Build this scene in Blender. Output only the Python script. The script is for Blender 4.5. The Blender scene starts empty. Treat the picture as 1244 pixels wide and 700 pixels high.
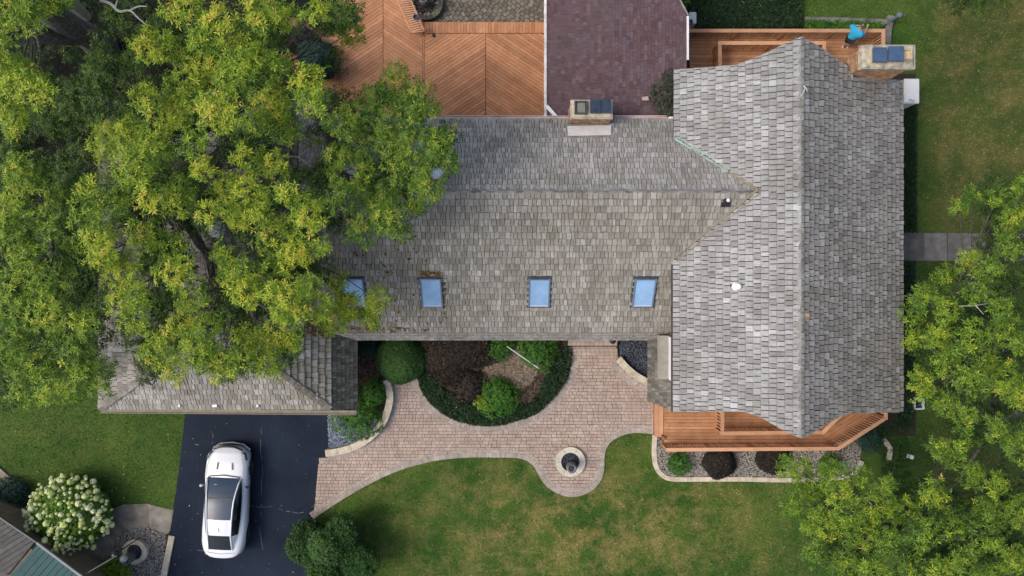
import bpy, math, random
import numpy as np
from mathutils import Vector, Matrix
random.seed(7); rng = np.random.default_rng(11)
S = bpy.context.scene
# ------------------------------------------------------------------ camera, world, sun, exposure
CAMZ = 31.0; F = 852.0; W0, H0 = 1244.0, 700.0
cam = bpy.data.cameras.new('camera'); co = bpy.data.objects.new('camera', cam); S.collection.objects.link(co)
co.location = (0, 0, CAMZ); co.rotation_euler = (0, 0, 0)
cam.sensor_width = 36; cam.lens = F / W0 * 36; cam.clip_end = 3000; cam.clip_start = 0.1
S.camera = co
SUN_EL, SUN_AZ = math.radians(50), math.radians(260)   # azimuth clockwise from +Y
w = bpy.data.worlds.new('World'); S.world = w; w.use_nodes = True
nt = w.node_tree; bg = nt.nodes['Background']
sky = nt.nodes.new('ShaderNodeTexSky'); sky.sky_type = 'NISHITA'; sky.sun_disc = False
sky.sun_elevation = SUN_EL; sky.sun_rotation = SUN_AZ; sky.air_density = 1.0; sky.dust_density = 5.0; sky.ozone_density = 0.6
nt.links.new(sky.outputs[0], bg.inputs[0]); bg.inputs[1].default_value = 0.15
sl = bpy.data.lights.new('sun', 'SUN'); sl.energy = 0.95; sl.angle = math.radians(20); sl.color = (1, .97, .93)
so = bpy.data.objects.new('sun', sl); S.collection.objects.link(so)
d = Vector((math.sin(SUN_AZ) * math.cos(SUN_EL), math.cos(SUN_AZ) * math.cos(SUN_EL), math.sin(SUN_EL)))
so.rotation_euler = d.to_track_quat('Z', 'Y').to_euler(); so.location = (0, 0, 60)
S.view_settings.view_transform = 'Standard'; S.view_settings.look = 'None'; S.view_settings.exposure = 0.35; S.view_settings.gamma = 1

# ------------------------------------------------------------------ helpers
def P(px, py, z=0.0):
    k = (CAMZ - z) / F
    return Vector(((px - W0 / 2) * k, (H0 / 2 - py) * k, z))
def P2(px, py, z=0.0):
    v = P(px, py, z); return (v.x, v.y)
def PX(pts, z=0.0): return [P2(a, b, z) for a, b in pts]
class Plane:
    def __init__(s, a, b, c):
        s.n = (b - a).cross(c - a).normalized(); s.o = a.copy()
        if s.n.z < 0: s.n = -s.n
    def at(s, px, py):
        d = P(px, py, 0) - Vector((0, 0, CAMZ)); o = Vector((0, 0, CAMZ))
        t = (s.o - o).dot(s.n) / d.dot(s.n); return o + d * t
    def z(s, x, y): return s.o.z - (s.n.x * (x - s.o.x) + s.n.y * (y - s.o.y)) / s.n.z
WL = {}
def wloc(o): return WL.get(o.name, Vector((0, 0, 0))) if o else Vector((0, 0, 0))
def empty(name, loc, label, cat, group=None):
    o = bpy.data.objects.new(name, None); S.collection.objects.link(o); o.location = loc; o.empty_display_size = .3
    WL[o.name] = Vector(loc); o['label'] = label; o['category'] = cat
    if group: o['group'] = group
    return o
def place(name, me, loc, parent=None, kind=None, label=None, rot=None):
    o = bpy.data.objects.new(name, me); S.collection.objects.link(o)
    loc = Vector(loc)
    if parent: o.parent = parent; o.location = loc - wloc(parent)
    else: o.location = loc
    if rot is not None: o.rotation_euler = rot
    WL[o.name] = loc
    if kind: o['kind'] = kind
    if label: o['label'] = label
    return o
def mesh(name, V, Fc, mat, smooth=False):
    me = bpy.data.meshes.new(name); me.from_pydata([tuple(v) for v in V], [], Fc)
    if mat: me.materials.append(mat)
    if smooth:
        me.polygons.foreach_set('use_smooth', [True] * len(me.polygons))
    me.update(); return me
def obj(name, mb, mat, parent=None, kind=None, label=None, smooth=False):
    V = mb.V
    xs = [v[0] for v in V]; ys = [v[1] for v in V]; zs = [v[2] for v in V]
    c = Vector(((min(xs) + max(xs)) / 2, (min(ys) + max(ys)) / 2, min(zs)))
    me = mesh(name, [(v[0] - c.x, v[1] - c.y, v[2] - c.z) for v in V], mb.F, mat, smooth)
    if mb.UV: 
        uv = me.uv_layers.new(name='UVMap'); k = 0
        flat = np.zeros(len(me.loops) * 2, dtype=np.float32)
        for f in mb.F:
            for vi in f:
                flat[2 * k] = mb.UV[vi][0]; flat[2 * k + 1] = mb.UV[vi][1]; k += 1
        uv.data.foreach_set('uv', flat)
    return place(name, me, c, parent, kind, label)
def tag(o, label, cat, group=None):
    o['label'] = label; o['category'] = cat
    if group: o['group'] = group
    return o
class MB:
    def __init__(s): s.V = []; s.F = []; s.UV = []
    def add(s, V, Fc, UV=None):
        n = len(s.V); s.V += [tuple(v) for v in V]; s.F += [tuple(i + n for i in f) for f in Fc]
        if UV: s.UV += UV
    def box(s, c, sz, rz=0.0, rx=0.0, taper=1.0):
        M = Matrix.Translation(Vector(c)) @ Matrix.Rotation(rz, 4, 'Z') @ Matrix.Rotation(rx, 4, 'X')
        V = []
        for k in (-1, 1):
            t = 1 if k < 0 else taper
            for a, b in ((-1, -1), (1, -1), (1, 1), (-1, 1)):
                V.append(M @ Vector((a * sz[0] / 2 * t, b * sz[1] / 2 * t, k * sz[2] / 2)))
        s.add(V, [(3, 2, 1, 0), (4, 5, 6, 7), (0, 1, 5, 4), (1, 2, 6, 5), (2, 3, 7, 6), (3, 0, 4, 7)]); return s
    def beam(s, a, b, wd, ht, up=Vector((0, 0, 1))):
        a = Vector(a); b = Vector(b); d = (b - a); L = d.length; d.normalize()
        r = d.cross(up)
        if r.length < 1e-4: r = Vector((1, 0, 0))
        r.normalize(); u = r.cross(d).normalized()
        V = []
        for p in (a, b):
            for i, j in ((-1, -1), (1, -1), (1, 1), (-1, 1)): V.append(p + r * (i * wd / 2) + u * (j * ht / 2))
        s.add(V, [(0, 1, 2, 3), (7, 6, 5, 4), (0, 4, 5, 1), (1, 5, 6, 2), (2, 6, 7, 3), (3, 7, 4, 0)]); return s
    def prism(s, poly, z0, z1):
        n = len(poly); A = sum(poly[i][0] * poly[(i + 1) % n][1] - poly[(i + 1) % n][0] * poly[i][1] for i in range(n))
        if A < 0: poly = poly[::-1]
        V = [(x, y, z0) for x, y in poly] + [(x, y, z1) for x, y in poly]
        s.add(V, [tuple(range(n))[::-1], tuple(range(n, 2 * n))] + [(i, (i + 1) % n, n + (i + 1) % n, n + i) for i in range(n)]); return s
    def slab(s, pts, t):
        """planar 3D polygon thickened downward by t"""
        pts = [Vector(p) for p in pts]; n = len(pts)
        A = sum(pts[i].x * pts[(i + 1) % n].y - pts[(i + 1) % n].x * pts[i].y for i in range(n))
        if A < 0: pts = pts[::-1]
        V = [p - Vector((0, 0, t)) for p in pts] + pts
        s.add(V, [tuple(range(n))[::-1], tuple(range(n, 2 * n))] + [(i, (i + 1) % n, n + (i + 1) % n, n + i) for i in range(n)]); return s
    def tube(s, pts, rad, seg=6, cap=True):
        pts = [Vector(p) for p in pts]; n0 = len(s.V); up = Vector((.13, .27, .95)).normalized()
        for i, p in enumerate(pts):
            t = (pts[min(i + 1, len(pts) - 1)] - pts[max(i - 1, 0)]).normalized()
            r = t.cross(up)
            if r.length < .1: r = t.cross(Vector((1, 0, 0)))
            r.normalize(); u = r.cross(t)
            R = rad[i] if hasattr(rad, '__len__') else rad
            for k in range(seg):
                a = 2 * math.pi * k / seg; s.V.append(tuple(p + r * (R * math.cos(a)) + u * (R * math.sin(a))))
        for i in range(len(pts) - 1):
            for k in range(seg):
                a = n0 + i * seg + k; b = n0 + i * seg + (k + 1) % seg
                s.F.append((a, b, b + seg, a + seg))
        if cap:
            s.F.append(tuple(n0 + k for k in range(seg))[::-1]); s.F.append(tuple(n0 + (len(pts) - 1) * seg + k for k in range(seg)))
        return s
    def lathe(s, c, prof, seg=24):
        n0 = len(s.V)
        for r, z in prof:
            for k in range(seg):
                a = 2 * math.pi * k / seg; s.V.append((c[0] + r * math.cos(a), c[1] + r * math.sin(a), c[2] + z))
        for i in range(len(prof) - 1):
            for k in range(seg):
                a = n0 + i * seg + k; b = n0 + i * seg + (k + 1) % seg
                s.F.append((a, b, b + seg, a + seg))
        s.F.append(tuple(n0 + k for k in range(seg))[::-1]); s.F.append(tuple(n0 + (len(prof) - 1) * seg + k for k in range(seg)))
        return s
    def ring(s, c, r0, r1, z0, z1, a0=0, a1=2 * math.pi, seg=10):
        """annular sector block"""
        n0 = len(s.V)
        for i in range(seg + 1):
            a = a0 + (a1 - a0) * i / seg
            for r, z in ((r0, z0), (r1, z0), (r1, z1), (r0, z1)): s.V.append((c[0] + r * math.cos(a), c[1] + r * math.sin(a), z))
        for i in range(seg):
            for k in range(4):
                a = n0 + 4 * i + k; b = n0 + 4 * i + (k + 1) % 4; s.F.append((a, b, b + 4, a + 4)[::-1])
        s.F.append((n0, n0 + 1, n0 + 2, n0 + 3)); e = n0 + 4 * seg; s.F.append((e + 3, e + 2, e + 1, e))
        return s
def smooth_curve(pts, n=6, closed=False):
    out = []; N = len(pts)
    rngi = range(N if closed else N - 1)
    for i in rngi:
        if closed: p0, p1, p2, p3 = (pts[(i + k) % N] for k in (-1, 0, 1, 2))
        else: p0, p1, p2, p3 = pts[max(i - 1, 0)], pts[i], pts[i + 1], pts[min(i + 2, N - 1)]
        for j in range(n):
            t = j / n
            out.append(tuple(.5 * ((2 * p1[k]) + (-p0[k] + p2[k]) * t + (2 * p0[k] - 5 * p1[k] + 4 * p2[k] - p3[k]) * t * t + (-p0[k] + 3 * p1[k] - 3 * p2[k] + p3[k]) * t ** 3) for k in range(len(p1))))
    if not closed: out.append(tuple(pts[-1]))
    return out
def resample(pts, step):
    out = [pts[0]]; acc = 0
    for a, b in zip(pts, pts[1:]):
        L = math.dist(a, b)
        if L == 0: continue
        t = step - acc
        while t <= L:
            out.append(tuple(a[k] + (b[k] - a[k]) * t / L for k in range(len(a)))); t += step
        acc = (acc + L) % step
    return out
def clip(subject, box):
    """intersection of polygon `subject` with axis aligned box (x0,y0,x1,y1)"""
    out = subject
    for ax, lim, sg in ((0, box[0], 1), (1, box[1], 1), (0, box[2], -1), (1, box[3], -1)):
        inp = out; out = []
        if not inp: return []
        for i in range(len(inp)):
            a = inp[i - 1]; b = inp[i]; da = (a[ax] - lim) * sg; db = (b[ax] - lim) * sg
            if (da >= 0) != (db >= 0):
                t = da / (da - db); out.append((a[0] + (b[0] - a[0]) * t, a[1] + (b[1] - a[1]) * t))
            if db >= 0: out.append(b)
    return out
def area(p): return .5 * sum(p[i - 1][0] * p[i][1] - p[i][0] * p[i - 1][1] for i in range(len(p)))
def inpoly(X, Y, poly):
    X = np.asarray(X); Y = np.asarray(Y); r = np.zeros(X.shape, bool)
    n = len(poly)
    for i in range(n):
        x0, y0 = poly[i - 1]; x1, y1 = poly[i]
        if y0 == y1: continue
        c = ((y0 > Y) != (y1 > Y)) & (X < (x1 - x0) * (Y - y0) / (y1 - y0) + x0); r ^= c
    return r
# ------------------------------------------------------------------ materials
def nodes(name):
    m = bpy.data.materials.new(name); m.use_nodes = True; nt = m.node_tree; b = nt.nodes['Principled BSDF']; return m, nt, b
class N:
    """tiny node helper"""
    def __init__(s, nt): s.nt = nt; s.L = nt.links
    def new(s, t, **k):
        n = s.nt.nodes.new(t)
        for a, v in k.items(): setattr(n, a, v)
        return n
    def set(s, sock, v):
        if hasattr(v, 'is_output'): s.L.new(v, sock)
        else: sock.default_value = v
    def pos(s): return s.new('ShaderNodeNewGeometry').outputs['Position']
    def objc(s): return s.new('ShaderNodeTexCoord').outputs['Object']
    def noise(s, sc, det=4, rough=.6, vec=None, scale3=None, dist=0):
        n = s.new('ShaderNodeTexNoise'); n.inputs['Scale'].default_value = sc; n.inputs['Detail'].default_value = det; n.inputs['Roughness'].default_value = rough; n.inputs['Distortion'].default_value = dist
        v = vec if vec is not None else s.pos()
        if scale3:
            m = s.new('ShaderNodeMapping'); m.inputs['Scale'].default_value = scale3; s.L.new(v, m.inputs[0]); v = m.outputs[0]
        s.L.new(v, n.inputs['Vector']); return n.outputs['Fac']
    def math(s, op, a, b=0.0, c=None, clamp=False):
        n = s.new('ShaderNodeMath', operation=op, use_clamp=clamp); s.set(n.inputs[0], a); s.set(n.inputs[1], b)
        if c is not None: s.set(n.inputs[2], c)
        return n.outputs[0]
    def mr(s, v, a, b, c=0.0, d=1.0):
        n = s.new('ShaderNodeMapRange'); s.set(n.inputs[0], v)
        for i, x in zip((1, 2, 3, 4), (a, b, c, d)): n.inputs[i].default_value = x
        return n.outputs[0]
    def mix(s, f, a, b, bt='MIX'):
        n = s.new('ShaderNodeMix', data_type='RGBA', blend_type=bt); s.set(n.inputs[0], f)
        for sock, v in ((n.inputs[6], a), (n.inputs[7], b)):
            if isinstance(v, tuple) and len(v) == 3: v = (*v, 1)
            s.set(sock, v)
        return n.outputs[2]
    def ramp(s, f, stops):
        n = s.new('ShaderNodeValToRGB'); s.L.new(f, n.inputs[0]); e = n.color_ramp.elements
        while len(e) < len(stops): e.new(.5)
        for i, (p, c) in enumerate(stops): e[i].position = p; e[i].color = (*c, 1)
        return n.outputs[0]
    def scl(s, col, f):
        n = s.new('ShaderNodeVectorMath', operation='SCALE'); s.L.new(col, n.inputs[0]); s.set(n.inputs['Scale'], f); return n.outputs[0]
    def bump(s, h, st, dist, bsdf):
        n = s.new('ShaderNodeBump'); n.inputs['Strength'].default_value = st; n.inputs['Distance'].default_value = dist; s.L.new(h, n.inputs['Height']); s.L.new(n.outputs[0], bsdf.inputs['Normal'])
def rnd(h):
    a = h.new('ShaderNodeNewGeometry').outputs['Random Per Island']; b = h.new('ShaderNodeObjectInfo').outputs['Random']
    return h.math('FRACT', h.math('ADD', a, h.math('MULTIPLY', b, 7.31)))
def simple(name, stops, rough=.7, sc=6, metal=0, bump=0, vary=.25, big=.4, bsc=None):
    """colour ramp over noise, per-island tint, wear at a larger scale"""
    m, nt, b = nodes(name); h = N(nt)
    f = h.mr(h.noise(sc, 5, .65), .3, .7)
    c = h.ramp(f, stops)
    c = h.scl(c, h.mr(rnd(h), 0, 1, 1 - vary, 1 + vary))
    c = h.scl(c, h.mr(h.noise(big, 3), .3, .7, .88, 1.12))
    nt.links.new(c, b.inputs['Base Color']); b.inputs['Roughness'].default_value = rough; b.inputs['Metallic'].default_value = metal
    if bump: h.bump(h.noise(bsc or sc * 3, 4), bump, .02, b)
    return m
def shake_mat(name, stops, moss=0.0, mossx=(-8, 2), stain=(.8, 1.2), mossy=None, expo=.27, butt=.6, gain=1.0):
    m, nt, b = nodes(name); h = N(nt)
    uv = h.new('ShaderNodeUVMap').outputs[0]
    off = h.new('ShaderNodeVectorMath', operation='ADD'); h.L.new(uv, off.inputs[0])
    cx = h.new('ShaderNodeCombineXYZ'); h.L.new(h.math('MULTIPLY', h.new('ShaderNodeObjectInfo').outputs['Random'], 37.), cx.inputs[0]); h.L.new(cx.outputs[0], off.inputs[1])
    r = rnd(h)
    c = h.scl(h.ramp(r, stops), gain)
    streak = h.noise(30, 3, .6, off.outputs[0], (1, .12, 1))
    c = h.scl(c, h.mr(streak, .3, .7, .8, 1.16))
    fine = h.noise(9, 5, .7); c = h.scl(c, h.mr(fine, .3, .7, .82, 1.16))
    big = h.noise(.45, 5, .65); c = h.scl(c, h.mr(big, .3, .7, *stain))
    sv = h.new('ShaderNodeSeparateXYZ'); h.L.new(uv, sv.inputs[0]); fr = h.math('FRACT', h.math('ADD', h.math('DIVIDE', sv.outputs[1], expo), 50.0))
    # weathered dark butts and course dirt, with the shadow under each butt painted in
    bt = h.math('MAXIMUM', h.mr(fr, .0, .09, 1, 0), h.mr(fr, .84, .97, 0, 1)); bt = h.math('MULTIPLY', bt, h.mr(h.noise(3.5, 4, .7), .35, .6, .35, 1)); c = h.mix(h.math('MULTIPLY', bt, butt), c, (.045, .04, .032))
    # a lichen/algae tint in patches
    pat = h.mr(h.noise(.8, 5, .7), .48, .68); c = h.mix(h.math('MULTIPLY', pat, .35), c, (.13, .125, .08))
    if moss:
        sx = h.new('ShaderNodeSeparateXYZ'); h.L.new(h.pos(), sx.inputs[0])
        g = h.mr(sx.outputs[0], mossx[0], mossx[1], 1, 0)
        if mossy: g = h.math('MULTIPLY', g, h.mr(sx.outputs[1], mossy[0], mossy[1], 1, 0))
        mm = h.mr(h.noise(2.2, 6, .7), .44, .62); k = h.math('MULTIPLY', h.math('MULTIPLY', mm, g), moss)
        c = h.mix(k, c, (.15, .125, .025))
    h.L.new(c, b.inputs['Base Color']); b.inputs['Roughness'].default_value = .88; b.inputs['Specular IOR Level'].default_value = .25
    h.bump(streak, .5, .01, b); return m
G3 = lambda v, r=1, g=1, b=1: (v * r, v * g, v * b)
M = {}
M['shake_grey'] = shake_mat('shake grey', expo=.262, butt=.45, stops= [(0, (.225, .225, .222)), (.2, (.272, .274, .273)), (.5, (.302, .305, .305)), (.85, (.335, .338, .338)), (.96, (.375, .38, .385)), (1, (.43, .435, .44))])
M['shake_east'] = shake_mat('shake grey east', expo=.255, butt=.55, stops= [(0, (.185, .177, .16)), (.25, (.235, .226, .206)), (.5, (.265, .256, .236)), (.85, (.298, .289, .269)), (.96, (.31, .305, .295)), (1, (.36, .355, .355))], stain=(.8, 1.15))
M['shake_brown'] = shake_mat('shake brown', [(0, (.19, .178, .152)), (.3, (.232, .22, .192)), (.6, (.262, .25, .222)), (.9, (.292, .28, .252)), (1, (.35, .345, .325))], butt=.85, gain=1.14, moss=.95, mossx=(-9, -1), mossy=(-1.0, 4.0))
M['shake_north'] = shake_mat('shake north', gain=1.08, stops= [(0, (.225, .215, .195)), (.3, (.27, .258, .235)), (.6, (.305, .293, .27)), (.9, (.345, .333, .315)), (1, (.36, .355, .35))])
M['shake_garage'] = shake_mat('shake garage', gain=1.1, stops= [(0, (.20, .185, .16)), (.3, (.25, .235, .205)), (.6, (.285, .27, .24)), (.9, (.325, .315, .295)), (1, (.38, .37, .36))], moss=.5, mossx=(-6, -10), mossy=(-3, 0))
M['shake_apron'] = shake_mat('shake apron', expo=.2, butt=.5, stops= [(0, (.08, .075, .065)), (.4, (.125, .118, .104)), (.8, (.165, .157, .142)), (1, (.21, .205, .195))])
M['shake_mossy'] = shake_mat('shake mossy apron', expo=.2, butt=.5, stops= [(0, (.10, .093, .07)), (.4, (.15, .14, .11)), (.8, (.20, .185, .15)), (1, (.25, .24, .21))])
M['under'] = simple('roof felt', [(0, (.03, .028, .025)), (1, (.05, .045, .04))], .9)
M['sunroof'] = None
M['asphalt'] = None
M['cedar'] = None
M['trim_white'] = simple('white painted metal', [(0, (.68, .69, .71)), (1, (.78, .79, .8))], .45, 3, vary=.03)
M['gutter_pink'] = simple('dull copper painted gutter', [(0, (.55, .38, .35)), (.6, (.68, .55, .53)), (1, (.76, .70, .69))], .55, 2)
M['verdigris'] = simple('copper verdigris', [(0, (.2, .3, .25)), (1, (.36, .5, .42))], .6, 5)
M['lead'] = simple('grey flashing', [(0, (.2, .19, .17)), (1, (.33, .32, .3))], .6, 4)
M['valley_tan'] = simple('weathered valley metal', [(0, (.2, .17, .12)), (1, (.34, .3, .22))], .6, 4)
M['wall'] = simple('stained siding', [(0, (.16, .12, .08)), (1, (.22, .17, .12))], .8, 3)
M['dark_trim'] = simple('dark slate trim', [(0, (.04, .045, .06)), (1, (.07, .075, .09))], .5, 3)
M['brick'] = simple('orange brick', [(0, (.28, .15, .08)), (.6, (.42, .25, .14)), (1, (.5, .36, .24))], .85, 7, vary=.35, bump=.3)
M['mortar'] = simple('mortar', [(0, (.3, .27, .22)), (1, (.4, .37, .31))], .9, 9)
M['crown'] = simple('chimney crown concrete', [(0, (.14, .13, .1)), (.4, (.33, .3, .23)), (.7, (.46, .42, .33)), (1, (.55, .5, .4))], .9, 5, bump=.4, vary=.02)
M['crown_tan'] = simple('tan chimney crown', [(0, (.24, .21, .15)), (.5, (.44, .39, .29)), (1, (.55, .50, .39))], .9, 5, bump=.4, vary=.02)
M['clay'] = simple('clay flue', [(0, (.42, .33, .2)), (1, (.58, .48, .32))], .85, 8)
M['blue_cap'] = simple('blue flue cap', [(0, (.04, .075, .15)), (1, (.065, .115, .21))], .5, 5, vary=.05)
M['black'] = simple('black metal', [(0, (.012, .012, .014)), (1, (.03, .03, .032))], .4, 5, vary=.05)
M['concrete'] = simple('old concrete', [(0, (.16, .14, .115)), (.5, (.24, .215, .18)), (1, (.31, .285, .24))], .9, 3, bump=.35, bsc=40)
M['limestone'] = simple('tan limestone', [(0, (.38, .32, .23)), (.5, (.5, .44, .34)), (1, (.6, .54, .44))], .85, 5, bump=.3, vary=.1)
M['grey_conc'] = simple('dark slab concrete', [(0, (.10, .095, .085)), (.5, (.14, .13, .12)), (1, (.19, .175, .16))], .9, 3, bump=.35, bsc=40)
M['bark'] = simple('grey bark', [(0, (.025, .022, .018)), (.5, (.06, .055, .046)), (1, (.13, .12, .105))], .95, 8, bump=1)
M['oldbark'] = simple('pale furrowed bark', [(0, (.05, .045, .04)), (.5, (.12, .11, .1)), (1, (.22, .21, .195))], .95, 7, bump=1)
M['deadwood'] = simple('bleached dead wood', [(0, (.3, .29, .27)), (1, (.5, .49, .47))], .85, 10)
M['teal'] = simple('teal metal roof', [(0, (.012, .058, .062)), (1, (.022, .085, .087))], .75, 2, vary=.06)
M['greyroof'] = simple('grey roof boards', [(0, (.05, .05, .047)), (1, (.10, .10, .094))], .85, 4, vary=.12)
M['soil'] = simple('dark soil', [(0, (.015, .012, .009)), (.5, (.035, .027, .02)), (1, (.06, .048, .035))], .95, 12, bump=.6)
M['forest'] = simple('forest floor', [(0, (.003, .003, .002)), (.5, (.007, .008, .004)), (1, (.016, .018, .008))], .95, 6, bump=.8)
M['mulch'] = simple('brown mulch', [(0, (.03, .02, .014)), (.5, (.07, .048, .034)), (1, (.14, .1, .075))], .95, 14, vary=.5)
M['chips'] = simple('pale wood chips', [(0, (.09, .065, .045)), (.5, (.17, .13, .09)), (1, (.34, .28, .21))], .95, 14, vary=.5)
M['gravel'] = simple('white gravel', [(0, (.13, .12, .10)), (.5, (.26, .245, .215)), (1, (.42, .40, .36))], .85, 20, vary=.5)
M['bluegravel'] = simple('blue grey gravel', [(0, (.09, .11, .15)), (.5, (.17, .2, .26)), (1, (.32, .36, .42))], .7, 20, vary=.6)
M['darkgravel'] = simple('dark blue gravel', [(0, (.02, .026, .038)), (.6, (.05, .062, .085)), (1, (.16, .18, .22))], .6, 26, vary=.7)
M['stone_paver'] = simple('grey brown patio paver', [(0, (.10, .09, .07)), (.5, (.16, .145, .115)), (1, (.23, .21, .17))], .9, 7, vary=.3, bump=.3)
M['paver'] = simple('pink tan paver', [(0, (.33, .25, .205)), (.5, (.385, .30, .25)), (1, (.44, .35, .30))], .88, 2.5, vary=.10, bump=.3, bsc=60)
M['paver_edge'] = simple('grey tan edge paver', [(0, (.26, .22, .185)), (.5, (.34, .295, .255)), (1, (.41, .365, .325))], .88, 6, vary=.16, bump=.3)
M['sand'] = simple('joint sand', [(0, (.09, .065, .05)), (1, (.14, .105, .08))], .95, 20)
M['water'] = None
M['skin'] = simple('skin', [(0, (.42, .24, .16)), (1, (.5, .3, .2))], .55, 5, vary=0)
M['shirt'] = simple('cyan cotton', [(0, (.02, .32, .58)), (1, (.03, .42, .7))], .85, 12, vary=0, bump=.3)
M['shorts'] = simple('black cotton', [(0, (.008, .008, .01)), (1, (.02, .02, .022))], .85, 9, vary=0)
M['shoe'] = simple('white shoe leather', [(0, (.65, .65, .66)), (1, (.78, .78, .79))], .6, 9, vary=0)
M['hair'] = simple('brown hair', [(0, (.06, .035, .02)), (1, (.12, .075, .045))], .6, 40, vary=0)
M['white_plastic'] = simple('white plastic', [(0, (.80, .80, .76)), (1, (.88, .88, .84))], .4, 3, vary=0)
M['plank_wear'] = None
def glass_mat(name, col, rough=.05, spec=.9):
    m, nt, b = nodes(name); h = N(nt); b.inputs['Base Color'].default_value = (*col, 1); b.inputs['Roughness'].default_value = rough
    b.inputs['Specular IOR Level'].default_value = spec; b.inputs['Coat Weight'].default_value = 0
    nt.links.new(h.scl(h.mix(h.mr(h.noise(1.1, 4, .6), .35, .65), tuple(x * .82 for x in col), tuple(min(1, x * 1.14) for x in col)), h.mr(h.noise(14, 4, .7), .3, .7, .93, 1.05)), b.inputs['Base Color'])  # soft blotches in the base colour stand in for sky reflections
    h.bump(h.noise(1.5, 2), .03, .02, b); return m
M['skyglass'] = glass_mat('skylight glazing', (.26, .43, .66), .35, .5)
M['carglass'] = glass_mat('car glass', (.008, .01, .012), .12, .5)
M['roofglass'] = glass_mat('glass car roof', (.03, .052, .09), .26, .55)
M['water'] = glass_mat('dark water', (.02, .03, .035), .05)
m, nt, b = nodes('white car paint'); b.inputs['Base Color'].default_value = (.72, .75, .79, 1); b.inputs['Roughness'].default_value = .3; b.inputs['Coat Weight'].default_value = 1; b.inputs['Coat Roughness'].default_value = .03; M['carpaint'] = m
m, nt, b = nodes('tyre rubber'); h = N(nt); nt.links.new(h.ramp(h.noise(30), [(0, (.012, .012, .013)), (1, (.03, .03, .03))]), b.inputs['Base Color']); b.inputs['Roughness'].default_value = .8; M['tyre'] = m
M['alloy'] = simple('dark alloy', [(0, (.12, .12, .13)), (1, (.3, .3, .31))], .35, 5, metal=.7)
def wood(name, stops, rough=.65):
    m, nt, b = nodes(name); h = N(nt); uv = h.objc()
    r = rnd(h); c = h.ramp(h.mr(h.noise(3, 4, .6), .3, .7), stops)
    c = h.scl(c, h.mr(r, 0, 1, .80, 1.14)); g = h.noise(40, 3, .6, h.pos(), (.25, 1, 1)); c = h.scl(c, h.mr(g, .3, .7, .88, 1.1))
    spot = h.mr(h.noise(7, 2, .5), .70, .76); c = h.mix(h.math('MULTIPLY', spot, .55), c, (.1, .05, .03))
    c = h.scl(c, h.mr(h.noise(.6, 4), .3, .7, .84, 1.12))
    h.L.new(c, b.inputs['Base Color']); b.inputs['Roughness'].default_value = rough; b.inputs['Specular IOR Level'].default_value = .3
    h.bump(g, .3, .004, b); return m
M['deck'] = wood('cedar deck stain', [(0, (.44, .205, .10)), (.5, (.50, .24, .12)), (1, (.55, .285, .15))])
M['deck2'] = wood('older cedar stain', [(0, (.38, .18, .085)), (.5, (.46, .23, .115)), (1, (.52, .28, .15))])
M['rail'] = wood('rail stain', [(0, (.54, .285, .155)), (1, (.62, .35, .21))])
M['darkdeck'] = wood('dark old deck', [(0, (.2, .08, .04)), (1, (.32, .14, .08))])  # darker, redder wood for skirts, riser and newel
# driveway
m, nt, b = nodes('sealed asphalt'); h = N(nt)
c = h.ramp(h.mr(h.noise(60, 4, .7), .3, .7), [(0, (.009, .014, .026)), (.6, (.017, .0245, .040)), (1, (.034, .044, .064))])
c = h.scl(c, h.mr(h.noise(.5, 5, .6), .3, .7, .75, 1.3))
c = h.mix(h.math('MULTIPLY', h.mr(h.noise(2.2, 6, .75, None, (1, .35, 1)), .58, .75), .22), c, (.07, .08, .10))
h.L.new(c, b.inputs['Base Color']); b.inputs['Roughness'].default_value = .85; b.inputs['Specular IOR Level'].default_value = .08; h.bump(h.noise(90, 3), .5, .01, b); M['asphalt'] = m
# sunroom shingles
m, nt, b = nodes('purple brown shingle'); h = N(nt)
c = h.ramp(rnd(h), [(0, (.075, .045, .052)), (.3, (.10, .06, .066)), (.6, (.115, .066, .07)), (.85, (.11, .076, .092)), (1, (.14, .10, .11))])
c = h.scl(c, h.mr(h.noise(25, 4, .7), .3, .7, .8, 1.2)); c = h.mix(h.mr(h.noise(.5, 4), .45, .7, 0, .45), c, (.09, .075, .075)); h.L.new(c, b.inputs['Base Color']); b.inputs['Roughness'].default_value = .9; M['sunroof'] = m
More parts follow.
